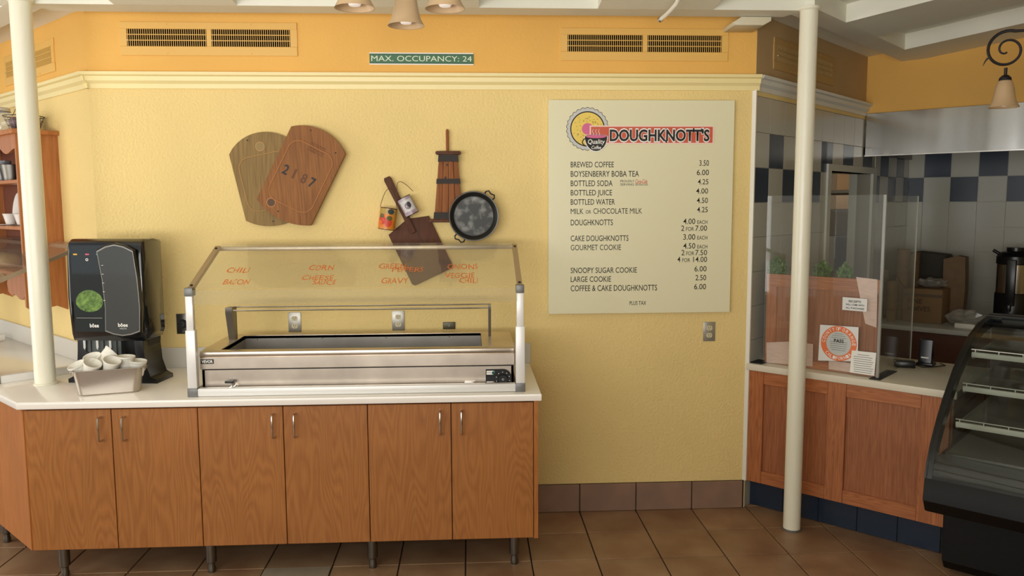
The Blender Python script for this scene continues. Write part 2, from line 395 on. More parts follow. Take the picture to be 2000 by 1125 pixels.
# ---------------------------------------------------------------- ceiling
def beam(name, x0, x1, y0, y1, M=None, cuts=()):
    g = G().box(x0, x1, y0, y1, CEIL, CEIL+.35)
    if M is not None: g.xf(M)
    for co, no in cuts: g.cut(co, no)
    return struct(g.obj(name, ceilm))
cr = Vector((1.6477, 0, 0)); cl = Vector((-2.082, 0, 0))
mr = Vector((.9239, .3827, 0)); ml = Vector((-.9239, .3827, 0))     # mitre plane normals
beam('trim_5', -3, 3, -.335, -.18, None, ((cr, mr), (cl, ml)))
beam('trim_6', -1, 2.0, -.39, -.24, TM, ((cr, -mr),))
beam('trim_7', -4.5, 1, -.39, -.24, LM, ((cl, -ml),))
def ceiling(name, M, off, xs, x0, x1, length, cuts):
    """coffered slope: broad rafters below a recessed panel; local x along wall, -y into the room"""
    ang = math.atan(SLOPE); RM = Matrix.Translation((0, -off, CEIL)) @ Matrix.Rotation(-ang, 4, 'X')
    g = G().box(x0, x1, -length, .4, .10, .14); g.xf(M @ RM)
    for co, no in cuts: g.cut(co, no)
    c = struct(g.obj(name, ceilm))
    for a, b in xs:
        g = G().box(a, b, -length, 0, 0, .101); g.xf(M @ RM)
        for co, no in cuts: g.cut(co, no)
        if len(g.bm.verts): g.obj('rafter', ceilm, c)
    return c
I4 = Matrix.Identity(4)
ceiling('ceiling', I4, .335, [(-1.78+1.23*k, -1.17+1.23*k) for k in range(-2, 6)], -6, 6, 6.3, ((cr, mr), (cl, ml)))
XM = TM   # tile wall frame: inward is -y
ceiling('ceiling_right', TM, .39, [(.295-1.09*4, .82-1.09*4), (.295-1.09*3, .82-1.09*3), (.295-2.18, .82-2.18), (.295-1.09, .82-1.09), (.295, .82), (1.386, 2.1)], -5, 2.1, 6, ((cr, -mr),))
ceiling('ceiling_left', LM, .39, [(-1.2-1.2*k, -.6-1.2*k) for k in range(-1, 3)], -4.2, 5, 6, ((cl, -ml),))

# ---------------------------------------------------------------- columns
def column(x, y, z0, z1, label, r=.0465):
    c = thing('support_column', label, 'column', T(x, y, z0), 'white posts under the ceiling beam')
    G().lathe([(0, 0), (r, 0), (r, z1-z0), (0, z1-z0)], seg=40).obj('shaft', colm, c)
    ringm = grey if z0 == 0 else colm
    G().lathe([(r, 0), (r+.006, 0), (r+.006, .006), (r, .01)], seg=40).obj('base_joint', ringm, c)
    G().lathe([(r, z1-z0-.02), (r+.008, z1-z0-.012), (r+.008, z1-z0), (r, z1-z0)], seg=40).obj('collar', colm, c)
    return c
column(1.80, -.345, 0, 2.855, 'white round floor post in front of the serving counter')
column(-2.213, -.382, .9095, 2.855, 'white round post rising from the white countertop by the dispenser', .050)

# ---------------------------------------------------------------- vents
def make_vent(label, M, W, H, dark):
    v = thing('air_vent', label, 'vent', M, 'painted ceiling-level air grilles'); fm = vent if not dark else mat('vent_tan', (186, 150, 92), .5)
    g = G(); mx = .05; W2 = (W-.026-2*mx+.0)/2
    op = [(mx-.012, W/2-.013), (W/2+.013, W-mx+.012)]
    z0, z1 = .05*H/.18, H-.05*H/.18+.012
    g.box(0, W, -.008, 0, 0, z0, .002, 1).box(0, W, -.008, 0, z1, H, .002, 1)
    for a, b in ((0, op[0][0]), (op[0][1], op[1][0]), (op[1][1], W)): g.box(a, b, -.008, 0, z0, z1)
    g.obj('frame', fm, v)
    G().box(.02, W-.02, -.0015, -.0005, z0, z1).obj('duct_opening', voidm, v)
    for a, b in op:
        n = 37
        for k in range(n):
            xx = a+(k+.5)*(b-a)/n; G().box(xx-.0015, xx+.0015, -.0075, -.0045, z0, z1).obj('slat', fm, v)
        for q in (1, 2): zz = z0+(z1-z0)*q/3; G().box(a, b, -.011, -.0085, zz-.002, zz+.002).obj('crossbar', fm, v)
        G().cyl((a+.006, -.016, z0+.03), (a+.006, -.008, z0+.03), .004, seg=8).obj('lever', ivory, v)
        G().cyl(((a+b)/2, -.011, H-.012), ((a+b)/2, -.008, H-.012), .004, seg=8).obj('screw', fm, v)
        G().cyl(((a+b)/2, -.011, .012), ((a+b)/2, -.008, .012), .004, seg=8).obj('screw', fm, v)
    return v
make_vent('yellow wall vent high on the left of the back wall', T(-1.896, 0, 2.650), .957, .180, 0)
make_vent('yellow wall vent above the menu board', T(.524, 0, 2.635), .957, .180, 0)
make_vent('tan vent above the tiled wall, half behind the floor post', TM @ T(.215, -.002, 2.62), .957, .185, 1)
make_vent('orange vent on the angled left wall behind the post', LM @ T(-1.36, 0, 2.616), .90, .19, 0)

# ---------------------------------------------------------------- occupancy sign
sg = thing('occupancy_sign', 'narrow green sign reading MAX. OCCUPANCY: 24 on the orange wall', 'sign', T(-.545, 0, 2.607))
G().box(0, .578, -.008, 0, 0, .066).obj('plate', whp, sg); G().box(0, .578, -.0085, -.008, .006, .060).obj('face', green, sg)
for z in (.0085, .0575-.003): G().box(0, .578, -.0088, -.0085, z, z+.002).obj('stripe', mat('dark_green', (24, 44, 34), .5), sg)
fit_text('lettering', 'MAX. OCCUPANCY: 24', .010, .568, .019, .048, -.0089, mat('sign_cream', (220, 232, 206), .5), sg, bold=.012)

# ---------------------------------------------------------------- menu board
BX0, BX1, BZ0, BZ1 = .4527, 1.5186, 1.197, 2.4143
mb = thing('menu_board', 'large cream menu board with the doughnut logo and price list', 'menu board', T(BX0, 0, BZ0))
G().box(0, BX1-BX0, -.034, -.010, 0, BZ1-BZ0, .0015, 1).obj('panel', boardm, mb)
G().box(.08, BX1-BX0-.08, -.010, 0, .08, .14).box(.08, BX1-BX0-.08, -.010, 0, 1.06, 1.12).obj('mounting_rail', grey, mb)
def BP(u, v): p = WY(u, v, -.035); return p.x-BX0, p.z-BZ0
def btext(s, u0, v0, u1, v1, mt=ink, y=-.0345, bold=.004, slant=0, name='menu_text'):
    a, b = BP(u0, (v0+v1)/2), BP(u1, (v0+v1)/2); t = BP((u0+u1)/2, v0)[1]; q = BP((u0+u1)/2, v1)[1]
    return fit_text(name, s, a[0], b[0], q, t, y, mt, mb, bold, slant)
for s, u1, v0, v1 in (('BREWED COFFEE', 1199, 316, 326.7), ('BOYSENBERRY BOBA TEA', 1248, 334, 345), ('BOTTLED SODA', 1196.5, 352.5, 363.5), ('BOTTLED JUICE', 1195.5, 371, 381.5),
                      ('BOTTLED WATER', 1201, 389, 399.7), ('DOUGHKNOTTS', 1197, 429, 440), ('CAKE DOUGHKNOTTS', 1227.6, 460, 470.7), ('GOURMET COOKIE', 1213, 478, 488.5),
                      ('SNOOPY SUGAR COOKIE', 1244, 522.5, 533), ('LARGE COOKIE', 1193.5, 540, 550.5), ('COFFEE & CAKE DOUGHKNOTTS', 1283.4, 557, 568)):
    btext(s, 1114.7, v0, u1, v1)
btext('MILK', 1114.7, 407.5, 1139.5, 418); btext('OR', 1144, 410.5, 1154.5, 417.3); btext('CHOCOLATE MILK', 1159, 406.8, 1254, 417.3)
btext('PLUS TAX', 1229.7, 588, 1262, 595.5)
for s, u0, u1, v0, v1 in (('3.50', 1366, 1384.7, 313, 323.8), ('6.00', 1361, 1384.7, 331.6, 342), ('4.25', 1363, 1383.7, 350, 360), ('4.00', 1359.6, 1383, 368, 378), ('4.50', 1361, 1382.7, 386.3, 396.5),
                          ('4.25', 1361.5, 1382.4, 404.3, 414.5), ('6.00', 1356.4, 1380, 519.8, 530), ('2.50', 1358.4, 1379.3, 537, 547.4), ('6.00', 1355.8, 1379, 554.6, 565)):
    btext(s, u0, v0, u1, v1)
for a, v0 in (('4.00', 427), ('3.00', 457.5), ('4.50', 475)):
    btext(a, 1334.5, v0, 1358, v0+10.5); btext('EACH', 1362, v0+3.2, 1381.6, v0+10.3)
for a, b, v0, u0 in (('2', '7.00', 440.5, 1330.5), ('2', '7.50', 488.2, 1331), ('4', '14.00', 501.5, 1323)):
    w_ = 23 if b[0] == '7' else 27
    btext(a, u0, v0, u0+6, v0+10.4); btext('FOR', u0+9.5, v0+3, u0+25, v0+10.2); btext(b, 1381-w_, v0, 1381, v0+10.2)
btext('PROUDLY', 1211.5, 351.5, 1239, 356, bold=.0); btext('SERVING', 1211.5, 358, 1238, 362.5, bold=.0)
cok = mat('script_red', (200, 60, 60), .5)
btext('Coca-Cola', 1240.5, 350, 1264, 358.5, cok, bold=.01, slant=.004); btext('BEVERAGES', 1241.5, 359.3, 1265.5, 362.3, bold=0)
# logo
PXM = (BX1-BX0)/361.8
def disc(cu, cv, r, y, mt, name, seg=48, scal=0, parent=None):
    c = BP(cu, cv); pts = []
    for k in range(seg):
        a = 2*PI*k/seg; rr = r*PXM*(1+(scal*abs(math.sin(a*13)) if scal else 0)); pts.append((c[0]+rr*math.cos(a), c[1]+rr*math.sin(a)))
    return G().prism(pts, y-.0004, y, 'xz').obj(name, mt, mb)
disc(1147.5, 251.8, 39.0, -.0345, ink, 'logo_scallop_outline', 208, .06)
disc(1147.5, 251.8, 38.0, -.0349, rimg, 'logo_scallop_rim', 208, .06)
disc(1147.5, 251.8, 33.5, -.0353, ink, 'logo_ring'); disc(1147.5, 251.8, 31.3, -.0357, lyel, 'logo_doughnut'); disc(1147.5, 251.8, 11, -.0361, pink, 'logo_doughnut_hole')
g = G(); c = BP(1147.5, 251.8)
for k in range(60):
    a = random.uniform(0, 2*PI); rr = random.uniform(14, 29)*PXM; t = random.uniform(0, PI)
    g.box(-.0042, .0042, -.0364, -.0361, -.0009, .0009, M=T(c[0]+rr*math.cos(a), 0, c[1]+rr*math.sin(a)) @ Matrix.Rotation(t, 4, 'Y'))
o = g.obj('logo_sprinkles', mat('sprinkle_brown', (110, 84, 50), .5), mb); o['kind'] = 'stuff'
def rectpx(u0, v0, u1, v1, y, mt, name):
    a, b = BP(u0, v1), BP(u1, v0); return G().box(a[0], b[0], y-.0004, y, a[1], b[1]).obj(name, mt, mb)
rectpx(1151.5, 245.5, 1394.5, 281.5, -.0366, mat('banner_border', (246, 214, 200), .5), 'logo_banner_border')
rectpx(1154, 247.8, 1392, 279, -.0370, redp, 'logo_banner')
btext("DOUGHKNOTT'S", 1189.5, 253, 1386.5, 276, whp, -.0376, .07, name='logo_lettering_outline')
btext("DOUGHKNOTT'S", 1190.8, 254, 1385.5, 275, ink, -.0380, .028, name='logo_lettering')
c = BP(1164, 267); r_ = 21.5*PXM
cup = [(c[0]-r_, c[1])]+[(c[0]+r_*math.cos(R(a)), c[1]+r_*1.27*math.sin(R(a))) for a in range(190, 351, 10)]+[(c[0]+r_, c[1])]
cup += [(c[0]+r_*math.cos(R(a)), c[1]+r_*.2*math.sin(R(a))) for a in range(10, 180, 10)]
G().prism([(c[0]+(x_-c[0])*1.06, c[1]+(z_-c[1])*1.06) for x_, z_ in cup], -.0384, -.0380, 'xz').obj('logo_cup_border', whp, mb)
G().prism(cup, -.0388, -.0384, 'xz').obj('logo_cup', ink, mb)
G().prism([(c[0]+r_*.92*math.cos(R(a)), c[1]+.001+r_*.15*math.sin(R(a))) for a in range(0, 360, 15)], -.0392, -.0388, 'xz').obj('logo_coffee', pink, mb)
hp = [(c[0]-r_*.95-.018*math.sin(PI*k/10), -.0384, c[1]-.008-.045*k/10) for k in range(11)]
G().tube(hp, .0028, 6).obj('logo_cup_handle', ink, mb)
for k in (-1, 0, 1):
    G().tube([(c[0]+k*.017+.004*math.sin(i*.9), -.0386, c[1]+.008+i*.0042) for i in range(9)], .0013, 6).obj('logo_steam', whp, mb)
btext('Quality', 1147, 272, 1180, 284, whp, -.0392, .012, .005, 'logo_script'); btext('Coffee', 1154.5, 284.5, 1173.5, 291.5, whp, -.0392, .012, .004, 'logo_script')

# ---------------------------------------------------------------- countertop and base cabinets (left)
CT, CTH = .909, .0372
def LP(c_, d): p = LM @ Vector((-c_, -d, 0)); return (p.x, p.y)
slab = [(.345, -.7778), (.345, 0), (-2.082, 0), LP(2.6, 0), LP(2.6, .597), (-2.148, -.7778)]
ct = thing('countertop', 'white solid countertop running along the back and left walls', 'countertop')
G().prism(slab, CT-CTH, CT, 'xy', bev=.006).obj('slab', slabm, ct)
G().box(-2.08, .349, -.02, 0, CT, 1.026, .002, 1).obj('backsplash', splash, ct)
g = G().box(-2.6, -.01, -.02, 0, CT, 1.026, .002, 1); g.xf(LM); g.obj('backsplash', splash, ct)
FY = -.751; DZ0, DZ1 = .167, .861
xb = [-2.131+.40658*k for k in range(7)]
units = [('left maple base cabinet under the black dispenser', 0), ('middle maple base cabinet under the left half of the steam table', 2), ('right maple base cabinet at the free end of the counter', 4)]
hx = [-1.773, -1.662, -.957, -.853, -.151, -.047]
for lab, k in units:
    x0, x1 = xb[k], xb[k+2]
    cb = thing('base_cabinet', lab, 'cabinet', T((x0+x1)/2, FY, 0), 'maple base cabinets'); OX = (x0+x1)/2
    xr = x1+(.022 if k == 4 else 0)
    G().box(x0-OX, x1-OX, .022, .73, DZ0+.004, CT-CTH-.001).obj('body', mat('cabinet_inside', (60, 24, 24), .7), cb)
    if k == 4: G().box(x1-OX+.001, xr-OX, .001, .73, DZ0-.004, CT-CTH-.002).obj('end_panel', cabs, cb)
    for q in (0, 1):
        dx0, dx1 = xb[k+q]+.002, xb[k+q+1]-.002
        d = G().box(dx0-OX, dx1-OX, 0, .020, DZ0, DZ1, .0015, 1).obj('door', cabw, cb)
        h = hx[k+q]-OX
        pts = [(h, 0, .826)]+[(h, -.034+.01*math.cos(R(a))-.0, .816+.01*math.sin(R(a))) for a in range(70, -1, -23)][:0]+[(h, -.022, .826), (h, -.031, .822), (h, -.035, .813), (h, -.035, .724), (h, -.031, .715), (h, -.022, .711), (h, 0, .711)]
        G().tube(pts, .0052, 8).obj('handle', chrome, d)
    for lx in ([-2.024] if k == 0 else [])+([-1.308] if k == 2 else [])+([-.505, .215] if k == 4 else []):
        for ly in (.075, .62):
            G().lathe([(0, 0), (.018, 0), (.020, .02), (.017, .03), (.017, .05), (.026, .056), (.026, .17), (0, .17)], (lx-OX, ly, 0), 18).obj('leg', steeld if ly < .3 else steeld, cb)
cc = thing('corner_cabinet', 'angled maple cabinet panel at the far left of the counter', 'cabinet', LM, 'maple base cabinets')
# front runs from the corner away to the left
cx_ = LI @ Vector((-2.137, FY, 0))
G().box(cx_.x-.406, cx_.x, cx_.y+.0, cx_.y+.02, DZ0, DZ1, .0015, 1).obj('end_panel', cabs, cc)
for k in range(1, 5): G().box(cx_.x-.4066*(k+1)+.002, cx_.x-.4066*k-.001, cx_.y+.0, cx_.y+.02, DZ0, DZ1, .0015, 1).obj('door', cabs, cc)
G().box(-2.5, cx_.x-.03, cx_.y+.02, -.02, DZ0, CT-CTH-.001).obj('body', cabs, cc)
for q in (-.16, -1.0): G().lathe([(0, 0), (.018, 0), (.020, .02), (.017, .03), (.017, .05), (.026, .056), (.026, .17), (0, .17)], (q, cx_.y+.07, 0), 18).obj('leg', steeld, cc)

# ---------------------------------------------------------------- steam table
st = thing('steam_table', 'long stainless steel food warmer on the white counter', 'food warmer', T(-1.317, -.66, CT))
W_, D_, H_ = 1.532, .51, .212
stb = G()
stb.box(0, W_, 0, .012, .0, .118).box(0, .012, .0, D_, 0, H_-.03).box(W_-.012, W_, 0, D_, 0, H_-.03).box(0, W_, D_-.012, D_, 0, H_-.03)
stb.obj('body', steel, st)
G().box(-.005, W_+.005, -.012, .012, .1235, .183, .002, 1).obj('front_panel', steel, st)
G().box(.0, W_, -.002, .010, .117, .1245).obj('seam', blackm, st)
ox0, ox1, oy0, oy1 = .083, 1.375, .045, D_-.04
g = G(); g.box(-.007, W_+.007, -.014, oy0, .182, H_, .008, 3).box(-.007, W_+.007, oy1, D_, .19, H_, .004).box(-.007, ox0, oy0-.002, oy1+.002, .19, H_).box(ox1, W_+.007, oy0-.002, oy1+.002, .19, H_)
g.obj('rim', steel, st)
g = G(); g.box(ox0-.003, ox0, oy0, oy1, .03, .208).box(ox1, ox1+.003, oy0, oy1, .03, .208).box(ox0, ox1, oy0-.003, oy0, .03, .208).box(ox0, ox1, oy1, oy1+.003, .03, .208).box(ox0, ox1, oy0, oy1, .03, .034)
g.obj('well', mat('well_steel', (168, 164, 158), .42, .75, var=.12, vscale=5), st)
for xx in (.15, .5, .85, 1.2): G().cyl((xx, oy1-.003, .19), (xx, oy1, .19), .004, seg=8).obj('rivet', chrome, st)
G().box(.0, .062, -.0135, -.012, .151, .174).obj('name_plate', black, st)
fit_text('lettering', 'VEVOR', .004, .058, .156, .169, -.0137, whp, st, bold=.03)
v = G().cyl((.150, -.012, .032), (.150, 0, .032), .022).cyl((.150, -.05, .032), (.150, -.01, .032), .012).cyl((.150, -.062, .026), (.150, -.045, .026), .016).cyl((.150, -.03, .03), (.150, -.03, .062), .006).obj('drain_valve', chrome, st)
G().box(.118, .160, -.04, -.022, .058, .07, .003).obj('valve_lever', black, v)
pn = G().prism([(1.392, .015), (1.392, .102)]+[(1.478+.044*math.sin(R(a)), .0585+.044*math.cos(R(a))) for a in range(0, 181, 15)], -.004, .0, 'xz').obj('control_panel', black, st)
kn = G().lathe([(0, .018), (.022, .018), (.025, 0), (0, 0)], (0, 0, 0), 20, M=T(1.478, -.004, .052) @ Matrix.Rotation(R(90), 4, 'X')).obj('knob', blackm, pn)
G().lathe([(0, .0195), (.006, .019), (.007, .018)], (0, 0, 0), 12, M=T(1.478, -.004, .052) @ Matrix.Rotation(R(90), 4, 'X')).obj('knob_cap', grey, pn)
for zz, col_, s_ in ((.084, (30, 90, 80), 'POWER'), (.030, (170, 80, 30), 'HEAT')):
    G().prism([(1.396, zz-.010), (1.396, zz+.010), (1.428, zz+.010)]+arc(1.428, zz, .010, 90, -90, 6)[1:], -.0045, -.004, 'xz').obj('label_plate', whp, pn)
    G().cyl((1.430, -.012, zz), (1.430, -.004, zz), .0075, seg=12).obj('indicator_lamp', mat('lamp_'+s_.lower(), col_, .2), pn)
    fit_text('lettering', s_, 1.398, 1.419, zz-.003, zz+.003, -.0047, ink, pn)
for k in range(7):
    a = R(200-k*36); G().box(1.478+.034*math.cos(a)-.0018, 1.478+.034*math.cos(a)+.0018, -.0046, -.004, .052+.034*math.sin(a)-.002, .052+.034*math.sin(a)+.002).obj('dial_mark', whp, pn)
sw = G().box(1.286, 1.338, -.012, .0, .016, .042, .002).obj('switch_cover', chrome, st); G().box(1.291, 1.333, -.0135, -.012, .020, .038).obj('switch_label', whp, sw)
fit_text('lettering', '24', 1.312, 1.324, .024, .034, -.0138, ink, sw)
# overshelf brackets and rods
for bx in (.035, 1.415):
    g = G().prism([(.335, .212), (.375, .212), (.375, .385), (.29, .388), (.29, .360)], bx, bx+(.035 if bx < 1 else .014), 'yz'); g.obj('bracket', steeld, st)
for yy, zz in ((.30, .372), (.36, .384)): G().cyl((.04, yy, zz), (1.425, yy, zz), .0045, seg=8).obj('rod', chrome, st)

# ---------------------------------------------------------------- sneeze guard
def guard(M, W, label, words, dl=1.0):
    s = thing('sneeze_guard', label, 'sneeze guard', M)
    yf, yr = 0, .48; zl, zt = .505, .685     # post top / rear rail
    for xx in (0, W):
        G().box(xx-.024, xx+.024, -.022, .026, 0, .042, .002).obj('corner_block', grey, s)
        G().box(xx-.018, xx+.018, .026, yr, .0, .040, .002).obj('side_rail', alu, s)
        sx = -1 if xx == 0 else 1
        G().box(xx-.022, xx+.022, -.018, .018, .042, .325, .002).obj('lower_post', alu, s)
        G().box(xx-.017, xx+.017, -.014, .014, .325, zl-.015, .002).obj('upper_post', alu, s)
        G().box(xx-.020, xx+.020, -.017, .030, zl-.015, zl+.025, .003).obj('hinge_block', grey, s)
        a = math.atan2(zt-zl, yr-.02); L_ = math.hypot(zt-zl, yr-.02)
        arm = G().box(xx-.013, xx+.013, 0, L_, -.010, .010, M=T(0, .01, zl+.012) @ Matrix.Rotation(a, 4, 'X')).obj('side_arm', mat('arm_beige', (170, 150, 124), .4, .4), s)
        for t in (.06, .93):
            q = T(xx, .01, zl+.012) @ Matrix.Rotation(a, 4, 'X') @ T(0, L_*t, .010); G().cyl(q @ Vector((0, 0, 0)), q @ Vector((0, 0, .004)), .007, seg=10).obj('bolt', blackm, arm)
    G().box(.024, W-.024, -.020, .020, .002, .040, .003).obj('front_rail', alu, s)
    G().box(-.012, W+.012, yr-.018, yr+.018, zt-.006, zt+.016, .002).obj('top_rail', mat('rail_beige', (196, 180, 158), .3, .5), s)
    a = math.atan2(zt-zl, yr-.02); PM_ = T(0, .01, zl+.018) @ Matrix.Rotation(a, 4, 'X'); L_ = math.hypot(zt-zl, yr-.02)
    pa = G().box(.014, W-.014, 0, L_+.02, 0, .005, M=PM_).obj('slanted_pane', guardg, s)
    G().box(.014, W-.014, -.022, -.017, zl-.055, zl+.015).obj('front_lip_pane', guardg, s)
    for (wd, x0, x1, t0, t1) in words:
        # lettering lies on the pane: local y along the slope
        me = textmesh(wd, .004); vs = me.vertices; ax = [q.co.x for q in vs]; ay = [q.co.y for q in vs]
        for q in vs:
            tx = (q.co.x-min(ax))/(max(ax)-min(ax)); ty = (q.co.y-min(ay))/(max(ay)-min(ay))
        a0, a1, b0, b1 = min(ax), max(ax), min(ay), max(ay)
        for q in vs:
            tx = (q.co.x-a0)/(a1-a0); ty = (q.co.y-b0)/(b1-b0)
            q.co = PM_ @ Vector((x0+(x1-x0)*tx+.004*math.sin(tx*9), t0+(t1-t0)*ty+.004*math.sin(tx*14), .0056))
        me.materials.clear(); me.materials.append(orangeink); o = bpy.data.objects.new('handwriting', me); COL.objects.link(o); o.parent = pa
    return s
GX, GY = -1.343, -.712
ga = math.atan2(.18, .46); gn = Vector((0, -math.sin(ga), math.cos(ga))); gp = Vector((GX, GY+.01, CT+.523)) + gn*.0056; gt = Vector((0, math.cos(ga), math.sin(ga)))
def gw(s, u0, v0, u1, v1):
    a = hit(u0, (v0+v1)/2, gn, gp)-gp; b = hit(u1, (v0+v1)/2, gn, gp)-gp; t = hit((u0+u1)/2, v0, gn, gp)-gp; q = hit((u0+u1)/2, v1, gn, gp)-gp
    return (s, a.x, b.x, q.dot(gt), t.dot(gt))
words = [gw('CHILI', 443, 523, 486, 533), gw('BACON', 437, 546, 486, 556), gw('CORN', 604, 518, 651, 528), gw('CHEESE', 590, 538, 650, 547), gw('SAUCE', 611, 547, 655, 556),
         gw('GREEN', 740, 515, 792, 525), gw('PEPPERS', 766, 522, 826, 531), gw('GRAVY', 745, 543, 796, 554), gw('ONIONS', 874, 516, 932, 526), gw('VEGGIE', 868, 533, 926, 543), gw('CHILI', 897, 543, 932, 553)]
guard(T(GX, GY, CT+.0005), 1.588, 'clear sneeze guard with orange handwriting over the steel food warmer', words)
guard(LM @ T(-1.55, -.545, CT+.0005), 1.53, 'clear sneeze guard on the left counter, mostly out of frame behind the post', [])

# ---------------------------------------------------------------- outlets
def outlet(M, label, kind=0):
    o = thing('wall_outlet', label, 'outlet', M, 'electrical outlets on the yellow wall')
    if kind == 2:
        G().box(-.036, .036, -.008, 0, 0, .042, .002).obj('cover_plate', mat('bronze_plate', (84, 78, 56), .4, .3), o)
        G().cyl((0, -.011, .021), (0, -.008, .021), .005, seg=8).obj('screw', grey, o); return o
    G().box(-.036, .036, -.006, 0, 0, .115, .002).obj('cover_plate', plate if kind == 0 else steeld, o)
    if kind == 1:
        G().lathe([(0, .012), (.022, .012), (.026, 0), (0, 0)], (0, 0, 0), 20, M=T(0, -.006, .0575) @ Matrix.Rotation(R(90), 4, 'X')).obj('twist_socket', blackm, o)
        G().tube([(.010*math.cos(R(a)), -.0185, .0575+.010*math.sin(R(a))) for a in range(-120, 121, 20)], .0012, 6).obj('slot_ring', grey, o)
        for z in (.012, .103): G().cyl((0, -.009, z), (0, -.006, z), .005, seg=8).obj('screw', chrome, o)
        return o
    for z in (.036, .079):
        f = G().prism(rrect(-.017, .017, z-.014, z+.014, .010, 4), -.009, -.006, 'xz').obj('socket', ivory, o)
        for q in (-.006, .006): G().box(q-.0012, q+.0012, -.0094, -.009, z-.001, z+.007).obj('slot', blackm, f)
        G().cyl((0, -.0094, z-.007), (0, -.009, z-.007), .0022, seg=8).obj('slot', blackm, f)
    G().cyl((0, -.008, .0575), (0, -.006, .0575), .003, seg=8).obj('screw', chrome, o)
    return o
outlet(T(-1.004, 0, 1.106), 'double outlet behind the left half of the sneeze guard')
outlet(T(-.414, 0, 1.108), 'double outlet behind the middle of the sneeze guard')
outlet(T(-.122, 0, 1.112), 'small bronze blank cover low behind the sneeze guard', 2)
outlet(T(-1.632, 0, 1.104), 'steel plate with black round twist socket beside the guard post', 1)
outlet(T(1.408, 0, 1.021), 'double outlet on bare wall below the menu board')

# ---------------------------------------------------------------- wall decor
def shape_obj(name, pts, d0, d1, mt, parent, bev=.003): return G().prism(pts, d0, d1, 'xz', bev=bev).obj(name, mt, parent)
def cutboard(label, cx, cz, ang, W, H, sag, y0, wm, gm, hole, group):
    b = thing('cutting_board', label, 'cutting board', T(cx, 0, cz) @ Matrix.Rotation(R(ang), 4, 'Y'), group)
    rr = (W*W/4+sag*sag)/(2*sag); a = math.degrees(math.asin(W/2/rr)); hh = H/2-sag
    out = [(rr*math.sin(R(-a+2*a*i/14)), hh-(rr-sag)+rr*math.cos(R(-a+2*a*i/14))) for i in range(15)]
    sag2 = sag*(.75); r2 = (W*W/4+sag2*sag2)/(2*sag2); a2 = math.degrees(math.asin(W/2/r2))
    out += [(r2*math.sin(R(a2-2*a2*i/14)), -hh+(r2-sag2)-r2*math.cos(R(a2-2*a2*i/14))) for i in range(15)]
    # plate with hole via ring: nearest-angle bridging
    hx_, hz_ = hole; hr = .021
    o = shape_obj('plank', out, y0-.024, y0, wm, b)
    for t in range(1):
        bmv = bmesh.new(); bmv.from_mesh(o.data)
    bmv.free()
    ho = G().lathe([(.021, .002), (.027, .0018), (.027, 0), (.021, 0)], seg=24, M=T(hx_, y0-.024, hz_) @ Matrix.Rotation(R(90), 4, 'X'), closed=True).obj('hole_rim', gm, b)
    G().cyl((hx_, y0-.0255, hz_), (hx_, y0-.0235, hz_), .021, seg=24).obj('hang_hole', mat('hole_shadow_'+gm.name, (150, 128, 84) if gm is groove2 else (96, 74, 56), .8), b)
    gl = rrect(-W/2+.035, W/2-.035, -hh*.82, hh*.80, .062, 7)
    G().tube([(p[0], y0-.0245, p[1]) for p in gl], .0032, 6, closed=True).obj('juice_groove', gm, b)
    for q in ((-.06, H/2-.03), (W/2-.05, hh-.02), (-.03, -H/2+.05)): G().cyl((q[0], y0-.0252, q[1]), (q[0], y0-.0238, q[1]), .0045, seg=8).obj('nail_hole', blackm, b)
    return b
B1_ = cutboard('pale weathered wooden board with rounded ends, behind the darker one', -1.117, 1.965, -12, .355, .545, .085, -.002, oliveb, groove2, (.015-.015, .195), 'old wooden boards on the yellow wall')
B2_ = cutboard('darker reddish brown board numbered 2187, overlapping the paler board', -.932, 1.990, 27, .330, .565, .060, -.030, brownb, groove, (-.085, -.205), 'old wooden boards on the yellow wall')
for ch, xx in (('2', -.105), ('1', -.045), ('8', .005), ('7', .055)):
    fit_text('stamped_number', ch, xx, xx+(.03 if ch != '1' else .012), -.03, .022, -.0556, ink if ch in '27' else mat('faded_ink', (104, 66, 40), .7), B2_, bold=.02)
for k in range(4): fit_text('faded_stamp', 'WOOD BREAD BOARD'[k:k+11], -.03, .06, .19-.014*k, .199-.014*k, -.0556, mat('faded_ink2', (110, 64, 34), .7), B2_)

pd = thing('bread_peel', 'dark wooden paddle with a square blade and long handle hanging tilted', 'paddle', T(-.345, -.002, 1.735) @ Matrix.Rotation(R(-25), 4, 'Y'))
G().prism([(-.135, -.02), (-.014, .012), (.014, .012), (.118, -.02), (.118, -.33), (.105, -.345), (-.125, -.345), (-.138, -.33)], -.020, -.002, 'xz', bev=.002).obj('blade', walnut, pd)
G().prism([(-.0155, -.07), (.0155, -.07), (.0175, .10), (.022, .26), (.016, .275), (-.016, .275), (-.022, .26), (-.0175, .10)], -.036, -.014, 'xz', bev=.004).obj('handle', walnut, pd)
G().box(.022, .0245, -.0206, -.0196, -.20, -.005, M=None).obj('crack', blackm, pd)
for q in ((.09, -.045),): G().cyl((q[0], -.021, q[1]), (q[0], -.019, q[1]), .004, seg=8).obj('nail_hole', blackm, pd)

